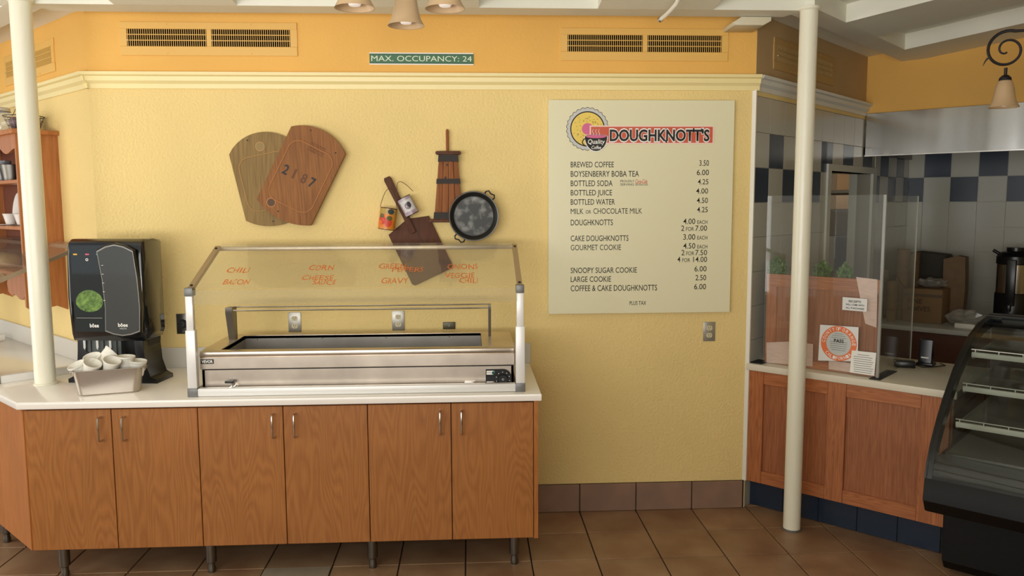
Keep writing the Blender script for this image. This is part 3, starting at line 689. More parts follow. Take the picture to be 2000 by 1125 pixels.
def can(label, cx, cz, ang, w, h, kind):
    c = thing('tin_can', label, 'can', T(cx, -.065, cz) @ Matrix.Rotation(R(ang), 4, 'Y'), 'label tins hung on the paddle')
    r = w/2
    labm = mat('tin_label_orange', (222, 120, 30), .4, vscale=22, rgb2=(216, 150, 60)) if kind == 0 else mat('tin_label_mauve', (150, 120, 140), .4, vscale=30, rgb2=(196, 184, 190))
    G().lathe([(0, 0), (r, 0), (r, h), (r-.002, h), (r-.002, .004), (0, .004)], seg=28).obj('tin', mat('tin_metal', (130, 126, 116), .35, .9), c)
    lb = G().lathe([(r+.0006, .004), (r+.0006, h-.004)], seg=40).obj('paper_label', labm, c)
    G().lathe([(r, 0), (r+.002, .001), (r, .003)], seg=28).lathe([(r, h-.003), (r+.002, h-.001), (r, h)], seg=28).obj('seam', mat('tin_dark', (60, 50, 40), .4, .7), c)
    def patch(name, a0, a1, z0, z1, mt, rr=.0014):
        g = G(); n = 8
        vs = [[g.bm.verts.new(((r+rr)*math.sin(R(a0+(a1-a0)*i/n)), -(r+rr)*math.cos(R(a0+(a1-a0)*i/n)), z)) for z in (z0, z1)] for i in range(n+1)]
        for i in range(n): g.bm.faces.new((vs[i][0], vs[i+1][0], vs[i+1][1], vs[i][1]))
        return g.obj(name, mt, lb)
    def blob(name, a, z, ra, rz, mt, rr):
        g = G(); pts = []
        ctr = g.bm.verts.new(((r+rr)*math.sin(R(a)), -(r+rr)*math.cos(R(a)), z))
        for k in range(16):
            aa = a+ra*math.cos(k*PI/8); pts.append(g.bm.verts.new(((r+rr)*math.sin(R(aa)), -(r+rr)*math.cos(R(aa)), z+rz*math.sin(k*PI/8))))
        for k in range(16): g.bm.faces.new((ctr, pts[k], pts[(k+1) % 16]))
        return g.obj(name, mt, lb)
    if kind == 0:
        patch('label_band', -88, 88, h*.72, h-.005, mat('label_olive', (176, 150, 70), .4))
        blob('picture_pepper', -35, h*.42, 30, h*.2, mat('pepper_red', (206, 62, 40), .4), .002)
        blob('picture_pepper', 12, h*.34, 26, h*.2, mat('pepper_red', (206, 62, 40), .4), .002)
        blob('picture_pepper', -50, h*.28, 20, h*.13, mat('pepper_orange', (234, 120, 30), .4), .0024)
        blob('picture_leaf', -38, h*.62, 18, h*.1, mat('pepper_green', (96, 90, 40), .4), .0026)
        blob('picture_leaf', 18, h*.54, 20, h*.11, mat('pepper_green', (96, 90, 40), .4), .0026)
        blob('picture_emblem', 24, h*.84, 22, h*.12, mat('emblem_slate', (50, 64, 66), .4), .0028)
    else:
        patch('label_panel', -48, 55, h*.22, h*.82, mat('label_white', (206, 206, 202), .4))
        blob('picture_fruit', 2, h*.50, 24, h*.18, mat('fruit_mauve', (120, 92, 104), .4), .002)
        blob('picture_fruit', 16, h*.54, 15, h*.16, mat('fruit_dark', (50, 46, 52), .4), .0024)
    n = 14; R_ = r
    return c
c1 = can('orange vegetable tin hanging upright left of the paddle handle', -.466, 1.692, 8, .092, .122, 0)
c2 = can('mauve and white fruit tin hanging tilted right of the paddle handle', -.317, 1.775, -27, .078, .108, 1)
# wire bails over the handle
def bail(c, a, b, top):
    Mi = c.matrix_world.inverted(); pts = []
    a, b, top = Vector(a), Vector(b), Vector(top)
    for i in range(17):
        t = i/16; p = a*(1-t)**2*1+top*2*t*(1-t)+b*t*t; pts.append(Mi @ p)
    G().tube(pts, .0016, 6).obj('bail_wire', mat('wire_brown', (96, 66, 40), .4, .6), c)
bail(c1, (-.497, -.065, 1.82), (-.402, -.065, 1.802), (-.44, -.045, 2.03))
bail(c2, (-.395, -.065, 1.865), (-.312, -.065, 1.905), (-.43, -.045, 2.03))

ch = thing('butter_churn', 'wooden butter churn wall piece with black iron bands', 'churn', T(-.115, 0, 1.742))
G().prism([(-.112, -.012), (.075, -.012), (.085, -.006), (.085, .004), (-.112, .006)], -.060, -.002, 'xz', bev=.003).obj('base', walnut, ch)
n = 4; h0, h1 = .006, .368
for k in range(n):
    a0, a1 = -.083+.164*k/n, -.083+.164*(k+1)/n; b0, b1 = -.050+.102*k/n, -.050+.102*(k+1)/n
    yy = -.046-(.008 if k in (1, 2) else 0)
    G().prism([(a0+.001, h0), (a1-.001, h0), (b1-.0008, h1), (b0+.0008, h1)], yy, -.004, 'xz', bev=.001).obj('stave', churnw, ch)
for z0, z1 in ((.008, .045), (.205, .232), (.328, .366)):
    def hw(z): t = (z-h0)/(h1-h0); return -.083*(1-t)-.050*t-.003, .081*(1-t)+.052*t+.003
    a, b = hw(z0); c_, d = hw(z1); G().prism([(a, z0), (b, z0), (d, z1), (c_, z1)], -.058, -.003, 'xz').obj('iron_band', mat('band_black', (44, 36, 30), .6, .3), ch)
G().prism(rrect(-.070, .072, .368, .386, .008, 4), -.062, -.002, 'xz', bev=.002).obj('lid', walnut, ch)
G().lathe([(0, .51), (.006, .508), (.009, .50), (.0085, .386), (0, .386)], (-.003, -.030, 0), 16).obj('plunger_rod', churnw, ch)
for z, xx in ((.31, -.004), (.238, -.016)): G().cyl((xx, -.0555, z), (xx, -.053, z), .007, seg=10).obj('knot', mat('knot', (50, 26, 14), .6), ch)

pn = thing('round_pan', 'round dark scratched pan with two loop handles', 'pan', T(.026, -.064, 1.765))
RX = Matrix.Rotation(R(90), 4, 'X')
panm = mat('pan_scratched', (46, 46, 42), .5, vscale=16, rgb2=(150, 152, 146), detail=8)
rp_ = [n_ for n_ in panm.node_tree.nodes if n_.type == 'VALTORGB'][0]; rp_.color_ramp.elements[0].position = .5; rp_.color_ramp.elements[1].position = .72
G().lathe([(0, .004), (.112, .004), (.132, .034), (.137, .036), (.139, .032), (.134, .028), (.116, -.004), (0, -.004)], seg=48, M=RX @ T(0, 0, -.0)).obj('dish', mat('pan_black', (40, 38, 34), .45, .3), pn)
G().lathe([(0, .0055), (.108, .0055), (.108, .0045)], seg=40, M=RX).obj('scratched_bottom', panm, pn)
G().lathe([(.134, .036), (.1385, .0375), (.1405, .033), (.137, .031)], seg=48, M=RX, closed=True).obj('rolled_edge', grey, pn)
for a in (52, 237):
    g = G(); M = Matrix.Rotation(R(-a), 4, 'Y')
    pts = [(.134, -.030, -.026), (.150, -.030, -.030), (.163, -.030, -.020), (.157, -.030, 0), (.163, -.030, .020), (.150, -.030, .030), (.134, -.030, .026)]
    g.tube([M @ Vector(p) for p in pts], .0042, 8).obj('loop_handle', iron, pn)

# ---------------------------------------------------------------- beverage dispenser
ds = thing('beverage_dispenser', 'tall black beverage dispenser with grey raised door on the counter', 'dispenser', T(-1.872, -.40, CT) @ Matrix.Rotation(R(-7), 4, 'Z') @ Matrix.Diagonal((1.07, .62, 1, 1)))
def BX(a, b, c_, d, e, f, n, mt, bev=.01, par=None): return G().box(a, b, c_, d, e, f, bev, 3).obj(n, mt, par or ds)
gl = mat('gloss_black', (16, 18, 20), .12, coat=.5)
body = G().prism([(.02, .225), (.0, .26), (-.012, .45), (-.004, .66), (.02, .735), (.06, .752), (.20, .752), (.33, .745), (.34, .735), (.34, .26), (.30, .225)], -.185, .185, 'yz', bev=.012).obj('body', gl, ds)
base = G().prism([(-.15, 0), (-.17, .225), (.17, .225), (.15, 0)][::-1], .10, .30, 'xz').obj('stand', blackm, ds)
for s_ in (-1, 1):
    G().prism([(s_*.120, .24), (s_*.165, .24), (s_*.170, .10), (s_*.190, .035), (s_*.225, .02), (s_*.225, 0), (s_*.130, 0)], .02, .30, 'xz', bev=.003).obj('side_foot', black, ds)
G().box(-.21, .21, .10, .31, 0, .012, .003).obj('drip_base', black, ds)
nz = G().prism([(.03, .13), (.035, .235), (.10, .235), (.10, .13)], -.160, .05, 'yz').obj('nozzle_panel', mat('slate_plastic', (70, 76, 74), .5), ds)
for q in (-.13, -.065, 0.0):
    G().box(q-.014, q+.014, .022, .034, .11, .165, .002).obj('push_pad', blackm, nz); G().prism([(q-.006+.0, .185), (q, .175), (q+.005, .19), (q+.005, .225), (q-.006, .225)], .018, .031, 'xz').obj('leaf_mark', rimg, nz)
    G().box(q+.028, q+.031, .025, .034, .13, .235).obj('divider', blackm, nz)
fp = G().prism([(-.160, .275), (-.160, .715), (-.155, .722), (.01, .722), (.0, .275)], -.0145, -.008, 'xz').obj('front_panel', mat('panel_slate', (34, 42, 46), .06, coat=1), ds)
fg = G().prism([(-.080+.068*math.cos(R(a)), .43+(.062 if a < 180 else .052)*math.sin(R(a))) for a in range(0, 360, 15)], -.0152, -.0145, 'xz').obj('leafy_patch', mat('leafy_mottle', (48, 74, 34), .3, vscale=45, rgb2=(126, 160, 74), detail=6), fp)  # green mottled oval patch on the front panel
for q, cc_ in ((-.137, (236, 186, 70)), (-.077, (214, 100, 120)), (-.022, (90, 170, 150))):
    G().box(q-.010, q+.010, -.0165, -.0145, .672, .679, .002).obj('flavour_light', mat('light_%d' % cc_[1], cc_, .4), fp)
G().lathe([(.004, .0005), (.007, .0005)], seg=14, M=T(-.080, -.0150, .648) @ RX).obj('printed_dial', whp, fp)
fit_text('lettering', 'bôee', -.085, -.040, .297, .318, -.0150, whp, fp, bold=.02)
G().box(-.150, -.02, -.016, -.0145, .345, .348).obj('chrome_line', chrome, fp)
dpts = [(.0, .275), (.006, .40), (-.002, .55), (-.022, .70)]+[(-.022+.185*t, .70+.035*math.sin(PI*t)) for t in (.25, .5, .75)]+[(.165, .70), (.180, .55), (.186, .40), (.180, .275)]+[(.18-.18*t, .275-.024*math.sin(PI*t)) for t in (.25, .5, .75)]
dr = G().prism(dpts, -.050, -.004, 'xz', bev=.008).obj('raised_door', black, ds)
ip = [(.09+(x_-.09)*.92, .48+(z_-.48)*.945) for x_, z_ in dpts]
G().prism([(.09+(x_-.09)*.96, .48+(z_-.48)*.97) for x_, z_ in dpts], -.0518, -.0498, 'xz').obj('door_edging', mat('edging', (150, 146, 138), .3, .5), dr)
G().prism(ip, -.0535, -.0515, 'xz', bev=.0).obj('door_window', mat('smoke_grey', (66, 68, 68), .16, coat=.5), dr)
for k in range(5): G().box(.004, .013, -.0545, -.0535, .62-.045*k, .622-.045*k).obj('level_tick', whp, dr)
fit_text('lettering', 'bôee', .070, .118, .305, .325, -.0542, whp, dr, bold=.02); fit_text('lettering', 'VISTA', .076, .112, .292, .300, -.0542, rimg, dr)

# ---------------------------------------------------------------- pan of foam cups
PMx = T(-1.795, -.585, CT) @ Matrix.Rotation(R(17), 4, 'Z')
sp = thing('steel_pan', 'deep stainless pan full of white foam cups in front of the dispenser', 'pan', PMx)
g = G(); lv = [(.128, .058, .0, .03), (.138, .066, .008, .035), (.152, .078, .125, .03), (.166, .086, .128, .02), (.167, .087, .124, .02)]
loops = []
for hx_, hy_, z, rr in lv[:4]: loops.append([(x_, y_, z) for x_, y_ in rrect(-hx_, hx_, -hy_, hy_, rr, 5)])
V = [[g.bm.verts.new(p) for p in L_] for L_ in loops]
g.bm.faces.new(V[0])
for a, b in zip(V, V[1:]):
    for i in range(len(a)): j = (i+1) % len(a); g.bm.faces.new((a[i], a[j], b[j], b[i]))
o = g.obj('pan_body', steel2, sp); md = o.modifiers.new('s', 'SOLIDIFY'); md.thickness = .0015
for s_ in (-1, 1): G().tube([(s_*.160, -.05, .120), (s_*.166, -.05, .110), (s_*.166, .05, .110), (s_*.160, .05, .120)], .003, 6).obj('rim_lip', steel2, sp)
cg = 'white foam cups in the steel pan'
cm = None
cupdef = [(-.128, -.005, .118, -24, 12, 'leftmost foam cup, tipped over the pan end'), (-.076, -.036, .128, 20, 22, 'foam cup tilted mouth-up at front left of the pan'), (-.070, .034, .146, -10, 18, 'foam cup at back left showing its open mouth'),
          (-.012, .040, .170, 48, -14, 'topmost foam cup leaning back behind the others'), (.012, -.036, .134, 16, 20, 'large foam cup at the front middle of the pan'), (.076, .012, .136, 4, 2, 'upright foam cup right of the middle'), (.128, .006, .112, 6, 4, 'low foam cup at the right end of the pan')]
cp = [(0, 0), (.028, 0), (.029, .004), (.0385, .066), (.042, .069), (.0425, .078), (.039, .078), (.037, .070), (.027, .006), (0, .006)]
for i, (x_, y_, z, ry, rx, lb) in enumerate(cupdef):
    M = PMx @ T(x_, y_, z) @ Matrix.Rotation(R(ry), 4, 'Y') @ Matrix.Rotation(R(rx), 4, 'X') @ T(0, 0, -.040)
    if cm is None: o = G().lathe(cp, seg=28).obj('foam_cup', foam); cm = o.data
    else: o = bpy.data.objects.new('foam_cup', cm); COL.objects.link(o)
    o.matrix_world = M; tag(o, lb, 'cup', cg)

# ---------------------------------------------------------------- hutch on left wall  (local x = -c)
hu = thing('wall_hutch', 'orange pine plate rack hung on the angled left wall', 'shelf', LM @ T(-.50, 0, 0))
HD = .225; HW = 1.05
G().prism([(-HD, 1.24), (-HD+.03, 1.215), (-.06, 1.235), (0, 1.205), (0, 2.245), (-HD, 2.245)], -.022, 0, 'yz').obj('side_panel', pine, hu)
G().prism([(-HD, 1.24), (-HD+.03, 1.215), (-.06, 1.235), (0, 1.205), (0, 2.245), (-HD, 2.245)], -HW, -HW+.022, 'yz').obj('side_panel', pine, hu)
G().box(-HW+.022, -.022, -.014, 0, 1.26, 2.24).obj('back_panel', mat('hutch_back', (112, 64, 44), .6, var=.1, vscale=6, stretch=(8, 8, .6)), hu)
for z in (1.985, 1.712, 1.437): G().box(-HW+.022, -.022, -HD+.005, -.014, z-.020, z, .002).obj('shelf', pine, hu)
G().box(-HW-.03, .03, -HD-.025, 0, 2.245, 2.272, .004).obj('top_moulding', pine, hu)
sc = [(-HW+.022, 2.245), (-.022, 2.245), (-.022, 2.14)]
for k in range(0, 25):
    t = k/24; xx = -.022-(HW-.044)*t; sc.append((xx, 2.165+.018*math.cos(t*PI*6)-.02*math.cos(t*2*PI)))
G().prism(sc, -HD, -HD+.018, 'xz').obj('scalloped_valance', pine, hu)
sc = [(-.022, 1.417), (-.022, 1.30)]+[(-.022-.36*t, 1.30+.02*math.sin(t*9)-(.03*t)) for t in [k/8 for k in range(9)]]+[(-.44, 1.30), (-.46, 1.35), (-.43, 1.39), (-.47, 1.417)]
G().prism(sc, -.19, -.172, 'xz').obj('scalloped_apron', pine, hu)
G().cyl((-.36, -.10, 1.60), (-.022, -.10, 1.60), .006, seg=8).obj('peg_rail', steeld, hu)
# things on the hutch, placed in hutch frame
HM = LM @ T(-.50, 0, 0)
def lobj(name, prof, x, y, z, mt, label, cat, group=None, M2=None, seg=24):
    o = G().lathe(prof, seg=seg).obj(name, mt); o.matrix_world = HM @ T(x, y, z) @ (M2 or I4); return tag(o, label, cat, group)
def HXY(u, v, d): p = HL(u, v, d); return p.x+.50, p.z
jar = thing('mason_jar', 'clear glass clamp jar on top of the pine rack, cut by the frame edge', 'jar', HM @ T(HXY(2, 240, .12)[0], -.12, 2.273))
G().lathe([(0, 0), (.06, 0), (.066, .01), (.066, .12), (.05, .145), (.05, .15)], seg=28).obj('glass_body', clear('jar_glass', (.9, .9, .88), .12, .05, .25), jar)
G().lathe([(.052, .15), (.056, .152), (.056, .17), (.05, .175), (0, .178)], seg=28).obj('lid', mat('jar_lid', (190, 184, 176), .3, .3), jar)
G().tube([(.058*math.cos(2*PI*k/24), .058*math.sin(2*PI*k/24), .150) for k in range(24)], .002, 6, closed=True).obj('wire_clamp', steeld, jar)
bx_, bz_ = HXY(48, 250, .12)
bs = thing('wire_basket', 'hanging-handle wire basket with dark fruit on top of the pine rack', 'basket', HM @ T(bx_, -.12, 2.273))
for z, r in ((0, .075), (.03, .085), (.06, .098), (.085, .108)): G().tube([(r*math.cos(2*PI*k/28), r*math.sin(2*PI*k/28), z+.003) for k in range(28)], .002 if z < .08 else .0032, 6, closed=True).obj('hoop', steeld, bs)
for k in range(20):
    a = 2*PI*k/20; G().tube([(.075*math.cos(a), .075*math.sin(a), .003), (.09*math.cos(a), .09*math.sin(a), .045), (.108*math.cos(a), .108*math.sin(a), .088)], .0014, 5).obj('wire', steeld, bs)
G().tube([(-.105, 0, .088), (-.062, 0, .20), (-.045, 0, .215), (-.03, 0, .20), (.0, -.06, .088)], .002, 6).obj('handle_wire', steeld, bs)
G().box(-.066, -.028, -.006, .006, .212, .226, .003).obj('hook_cap', blackm, bs)
fm_ = mat('plum_skin', (120, 96, 104), .5, var=.15, vscale=20); fo = None
for k, (x_, y_) in enumerate(((-.05, -.03), (.0, -.05), (.05, -.02), (-.02, .04), (.04, .045))):
    pr = [(0, 0)]+[(.032*math.sin(R(a)), .032-.032*math.cos(R(a))) for a in range(20, 180, 20)]+[(0, .064)]
    o = lobj('plum', pr, bx_+x_, -.12+y_, 2.282+.012*(k % 2), fm_, 'mauve-grey round fruit in the wire basket, '+('at its front left', 'at its very front', 'at its front right', 'at its back left', 'at its back right')[k], 'fruit', 'fruit in the wire basket', seg=16)
# shelf 1: pots; shelf 2: cups, plates ; shelf 3: bread
x1, z1 = HXY(20, 340, .12)
lobj('tin_bucket', [(0, 0), (.050, 0), (.065, .10), (.068, .102), (.063, .10), (.048, .004), (0, .004)], x1+.03, -.12, 1.986, steeld, 'small grey tin bucket on the upper rack shelf', 'bucket')
o = lobj('enamel_pot', [(0, 0), (.045, 0), (.05, .02), (.05, .09), (.036, .11), (.036, .13), (.03, .132), (0, .132)], x1-.09, -.12, 1.986, mat('enamel_grey', (130, 130, 134), .3, .3), 'grey enamel pot at the left on the upper rack shelf', 'pot')
sp_ = thing('wooden_spoon', 'wooden spoon leaning against the tins on the upper rack shelf', 'spoon', HM @ T(x1-.012, -.195, 1.986) @ Matrix.Rotation(R(-6), 4, 'X'))
G().prism([(-.022*math.cos(R(a)), .04+.038*math.sin(R(a))) for a in range(0, 360, 20)], -.006, .004, 'xz').obj('bowl', churnw, sp_); G().cyl((0, 0, .07), (0, 0, .17), .006).obj('handle', churnw, sp_)
x2, z2 = HXY(24, 425, .12)
cupp = [(0, 0), (.026, 0), (.03, .015), (.04, .055), (.044, .066), (.041, .066), (.027, .006), (0, .006)]
lobj('white_cup', cupp, x2, -.13, 1.718, ceram, 'flared white cup nearest the left on the rack shelf', 'cup', 'white cups on the plate rack')
lobj('white_cup', cupp, HXY(46, 425, .12)[0], -.13, 1.718, ceram, 'second flared white cup, half behind the post', 'cup', 'white cups on the plate rack')
lobj('saucer', [(0, 0), (.035, 0), (.07, .008), (.07, .011), (.03, .005), (0, .005)], x2-.02, -.13, 1.7125, ceram, 'flat white saucer under the leftmost cup', 'plate', 'white saucers on the plate rack', seg=28) if False else None
lobj('saucer', [(0, 0), (.035, 0), (.075, .004), (.075, .006), (.03, .0045), (0, .0045)], x2, -.13, 1.7125, ceram, 'flat white saucer under the leftmost white cup', 'plate', 'white saucers on the plate rack', seg=28)
lobj('white_platter', [(0, 0), (.06, 0), (.10, .010), (.10, .014), (.06, .004), (0, .004)], HXY(38, 395, .04)[0]-.005, -.045, 1.816, ceram, 'white oval platter standing upright at the back of the rack shelf', 'plate', None, Matrix.Rotation(R(82), 4, 'X') @ Matrix.Diagonal((.72, 1.0, 1, 1)), 28)
bl = thing('bread_loaf', 'pale bread loaf in clear wrap on the lowest rack shelf', 'bread', HM @ T(HXY(10, 510, .12)[0]-.02, -.125, 1.4375))
g = G()
for k in range(6): g.lathe([(0, -.05)]+[(.052*math.sin(R(a)), -.052*math.cos(R(a))) for a in range(15, 180, 15)]+[(0, .052)], (0, 0, 0), 14, M=T(-.14+.055*k, 0, .048) @ Matrix.Rotation(R(90), 4, 'Y') @ Matrix.Diagonal((.92, 1.2, .9, 1)))
g.obj('crust', mat('bread_crust', (190, 160, 100), .6, vscale=20, rgb2=(222, 200, 150)), bl)
G().prism([(p[0], p[1]) for p in rrect(-.20, .19, 0, .115, .04, 5)], -.075, .07, 'xz', bev=.01).obj('wrap', clear('wrap_film', (.95, .95, .93), .12, .15, .08), bl)

# ---------------------------------------------------------------- chandeliers
def chandelier(label, x, y, zb, rot, ceilz, sc=1.0, rad=.172):
    c = thing('chandelier', label, 'chandelier', T(x, y, zb), 'wrought iron chandeliers with bell shades')
    G().cyl((0, 0, .17), (0, 0, ceilz-zb), .009, seg=12).lathe([(0, .0), (.02, .015), (.012, .05), (.025, .09), (.0, .12)], (0, 0, .17), 16).obj('stem', iron, c)
    G().lathe([(.0, ceilz-zb-.03), (.05, ceilz-zb-.02), (.06, ceilz-zb), (0, ceilz-zb)], seg=20).obj('ceiling_canopy', iron, c)
    for k in range(3):
        a = R(rot+120*k); M = Matrix.Rotation(a, 4, 'Z')
        sx = rad
        # scroll spiral in the radial plane above the shade
        pts = []
        for i in range(48):
            t = i/47; ang = R(70)+t*R(560); rr = .080*(1-t)**.75+.010
            pts.append(M @ Vector((sx+.0-rr*math.cos(ang)*1.0, 0, .268+rr*math.sin(ang))))
        st_ = [M @ Vector((.0, 0, .30)), M @ Vector((.06, 0, .345)), M @ Vector((.11, 0, .352))]
        rs = [.0065]*3+[.0075*(1-.4*i/47) for i in range(48)]
        am = G().tube(st_+pts, rs, 8).obj('scroll_arm', iron, c)
        G().tube([M @ Vector((sx+.077, 0, .235)), M @ Vector((sx+.088, 0, .22)), M @ Vector((sx+.096, 0, .20))], [.005, .003, .001], 6).obj('thorn', iron, am)
        G().cyl(M @ Vector((sx, 0, .145)), M @ Vector((sx, 0, .185)), .007, seg=10).lathe([(0, .155), (.014, .15), (.026, .138), (.028, .125), (0, .125)], M @ Vector((sx, 0, 0)), 16).obj('shade_holder', iron, am)
        G().lathe([(.024, .128), (.032, .118), (.041, .088), (.046, .055), (.053, .025), (.065, .003), (.067, 0), (.064, .001), (.050, .025), (.043, .055), (.038, .088), (.029, .116), (.020, .126)], M @ Vector((sx, 0, 0)), 32).obj('bell_shade', shadem, c)
        G().lathe([(0, .004), (.018, .008), (.030, .028), (.028, .05), (.014, .08), (.012, .11), (0, .11)], M @ Vector((sx, 0, 0)), 20).obj('bulb', bulbm, c)
    return c
chandelier('iron chandelier with three frosted bell shades above the counter', -.222, -1.76, 2.478, 90, 2.842+SLOPE*1.42-.002)
p0 = CAM+(FW*FPX+RT*(1960-1000)-UP*(210-562.5)).normalized()*4.55
chandelier('iron chandelier at the right edge in front of the steel hood', p0.x+.172*math.cos(R(-25)), p0.y+.172*math.sin(R(-25)), p0.z, 155, 3.02)

# ---------------------------------------------------------------- smoke/emergency box and pipe under beam
eb = thing('emergency_light', 'cream wedge-shaped box fixed under the beam near the corner', 'light fixture', T(1.550, -.10, 2.806))
G().prism([(-.105, .006), (-.06, .034), (.105, .034), (.105, .012), (.06, -.012), (-.10, -.012)], -.10, .09, 'xz', bev=.006).obj('housing', mat('cream_plastic', (214, 206, 180), .45), eb)
G().cyl((-.085, 0, .010), (-.055, 0, .033), .004).obj('cable', black, eb)
pp = thing('white_pipe', 'thin white pipe end poking out over the beam', 'pipe', T(0, 0, 0))
pts = [WY(1290, 38, -.36), WY(1300, 30, -.42), WY(1312, 18, -.50), WY(1322, 6, -.58), WY(1334, -22, -.66)]
G().tube(pts, .011, 10).obj('tube', white, pp); G().cyl(WY(1287, 40, -.355), WY(1292, 36, -.365), .014, seg=12).obj('end_cap', steel2, pp)

# ---------------------------------------------------------------- serving counter (oak)
sc_ = thing('serving_counter', 'red oak panelled serving counter with white top, right of the yellow wall', 'counter', KM)
G().prism([(-.0, -.022), (1.12, -.022), (1.12, .75), (.0, .75)], .848, .888, 'xy', bev=.005).obj('slab', mat('counter_cream', (222, 214, 194), .25), sc_)
G().box(.004, 1.10, .02, .70, .17, .846).obj('body', oakp, sc_)
for a, b in ((.004, .10), (.475, .575), (.955, 1.09)): G().box(a, b, -.002, .022, .17, .846, .0015, 1).obj('stile', oakv, sc_)
for a, b in ((.101, .474), (.576, .954)):
    G().box(a, b, -.001, .022, .772, .846, .0015, 1).obj('rail', oakh, sc_); G().box(a, b, -.001, .022, .17, .245, .0015, 1).obj('rail', oakh, sc_)
    G().box(a, b, .014, .0205, .245, .772).obj('panel', oakp, sc_)
kk = G().box(.004, 1.12, .075, .60, 0, .17).obj('kick_base', blackm, sc_)
for a, b in ((.004, .209), (.213, .419), (.423, .635), (.639, .847), (.851, 1.06)): G().box(a, b, .068, .076, .002, .168, .001, 1).obj('kick_tile', navy, sc_)
# plexi guards
pg = thing('acrylic_screen', 'clear acrylic screen on the serving counter with papers taped on', 'screen', KM @ T(0, 0, .8885))
G().box(.070, .715, .046, .052, .002, .984).obj('front_pane', plexi, pg)
G().box(.716, .722, .046, .64, .002, .980).obj('side_pane', plexi, pg)
G().box(.712, .726, .040, .054, 0, .984).obj('edge_strip', clear('pane_edge', (.75, .8, .78), .25, .1, .3), pg)
G().box(.7165, .7215, .638, .642, .01, .980).obj('bright_edge', mat('edge_bright', (190, 190, 176), .3), pg)
G().box(.690, .745, .0, .30, 0, .004).obj('foot', blackm, pg); G().box(.01, .085, .0, .12, 0, .004).obj('foot', blackm, pg)
# papers taped on the front pane
def KP(u, v, b=.045): p = HK(u, v, b); return p.x, p.z
def sheet(name, q, y, mt, label, cat='notice', group=None, parent=None):
    pts = [KP(*c_) for c_ in q]
    o = G().prism(pts, y-.0012, y, 'xz').obj(name, mt, parent)
    if parent is None: o.matrix_world = KM; tag(o, label, cat, group)
    return o
paper = mat('white_paper', (226, 226, 222), .6)
ps = thing('inspection_notice', 'square white notice with orange county seal reading PASS', 'notice', KM)
sheet('paper', [(1602, 634), (1677, 639), (1675, 706), (1598, 704)], .045, paper, '', parent=ps)
c = KP(1638, 671); rr_ = .098
g = G(); ring(g, [(c[0]+rr_*math.cos(R(a)), c[1]+rr_*math.sin(R(a))) for a in range(0, 360, 10)], [(c[0]+rr_*.69*math.cos(R(a)), c[1]+rr_*.69*math.sin(R(a))) for a in range(0, 360, 10)], .0432, .0438); g.obj('seal_ring', mat('seal_orange', (232, 120, 66), .5), ps)
G().prism([(c[0]+rr_*.69*math.cos(R(a)), c[1]+rr_*.69*math.sin(R(a))) for a in range(0, 360, 10)], .0434, .0438, 'xz').obj('seal_centre', mat('seal_grey', (196, 200, 196), .6), ps)
def around(s, a0, a1, r, flip=False):
    for i, chh in enumerate(s):
        if chh == ' ': continue
        a = R(a0+(a1-a0)*i/(len(s)-1)); rot = (a-PI/2) if not flip else (a+PI/2)
        M = T(c[0]+r*math.cos(a), .0428, c[1]+r*math.sin(a)) @ Matrix.Rotation(-rot, 4, 'Y')
        fit_text('seal_letter', chh, -.0065, .0065, -.009, .009, 0, whp, ps, .01, M=M)
around('COUNTY', 175, 112, rr_*.845); around('OF', 97, 88, rr_*.845); around('ORANGE', 72, 2, rr_*.845); around('CALIFORNIA', 222, 318, rr_*.845, True)
fit_text('lettering', 'PASS', c[0]-.026, c[0]+.028, c[1]+.006, c[1]+.024, .0430, ink, ps, .03)
for k in range(9):
    if k == 3: continue
    z = c[1]+.055-.0115*k; hw_ = .9*math.sqrt(max(0, (rr_*.66)**2-(z-c[1])**2)); G().box(c[0]-hw_*.8, c[0]+hw_*.8, .0430, .0434, z-.0015, z+.001).obj('print_line', mat('print_grey', (120, 122, 122), .6), ps)
rs_ = thing('receipt_notice', 'small white sticker about receipts stuck on the acrylic screen', 'notice', KM)
sheet('paper', [(1646, 580), (1694, 584), (1693, 609), (1645, 605)], .045, paper, '', parent=rs_)
for k, s in enumerate(('RECEIPTS', 'WILL COME WITH', 'ALL PURCHASES')):
    a, b = KP(1652+(6 if k == 0 else 0), 586+6.6*k), KP(1688-(6 if k == 0 else 0), 592+6.6*k); fit_text('lettering', s, a[0], b[0], b[1], a[1], .0432, ink, rs_, .02)
ws = thing('typed_sheet', 'white typed sheet overlapping the lower corner of the seal notice', 'notice', KM)
sheet('paper', [(1664, 684), (1712, 689), (1708, 734), (1660, 727)], .0425, whp, '', parent=ws)
for k in range(9):
    a = KP(1668, 691+4.2*k); b = KP(1706, 694+4.2*k); G().box(a[0]+(.02 if k == 0 else 0), b[0]-(.02 if k == 0 else .005*(k % 3)), .0408, .0412, a[1]-.0018, a[1]+.001).obj('print_line', mat('print_grey', (120, 122, 122), .6), ws)
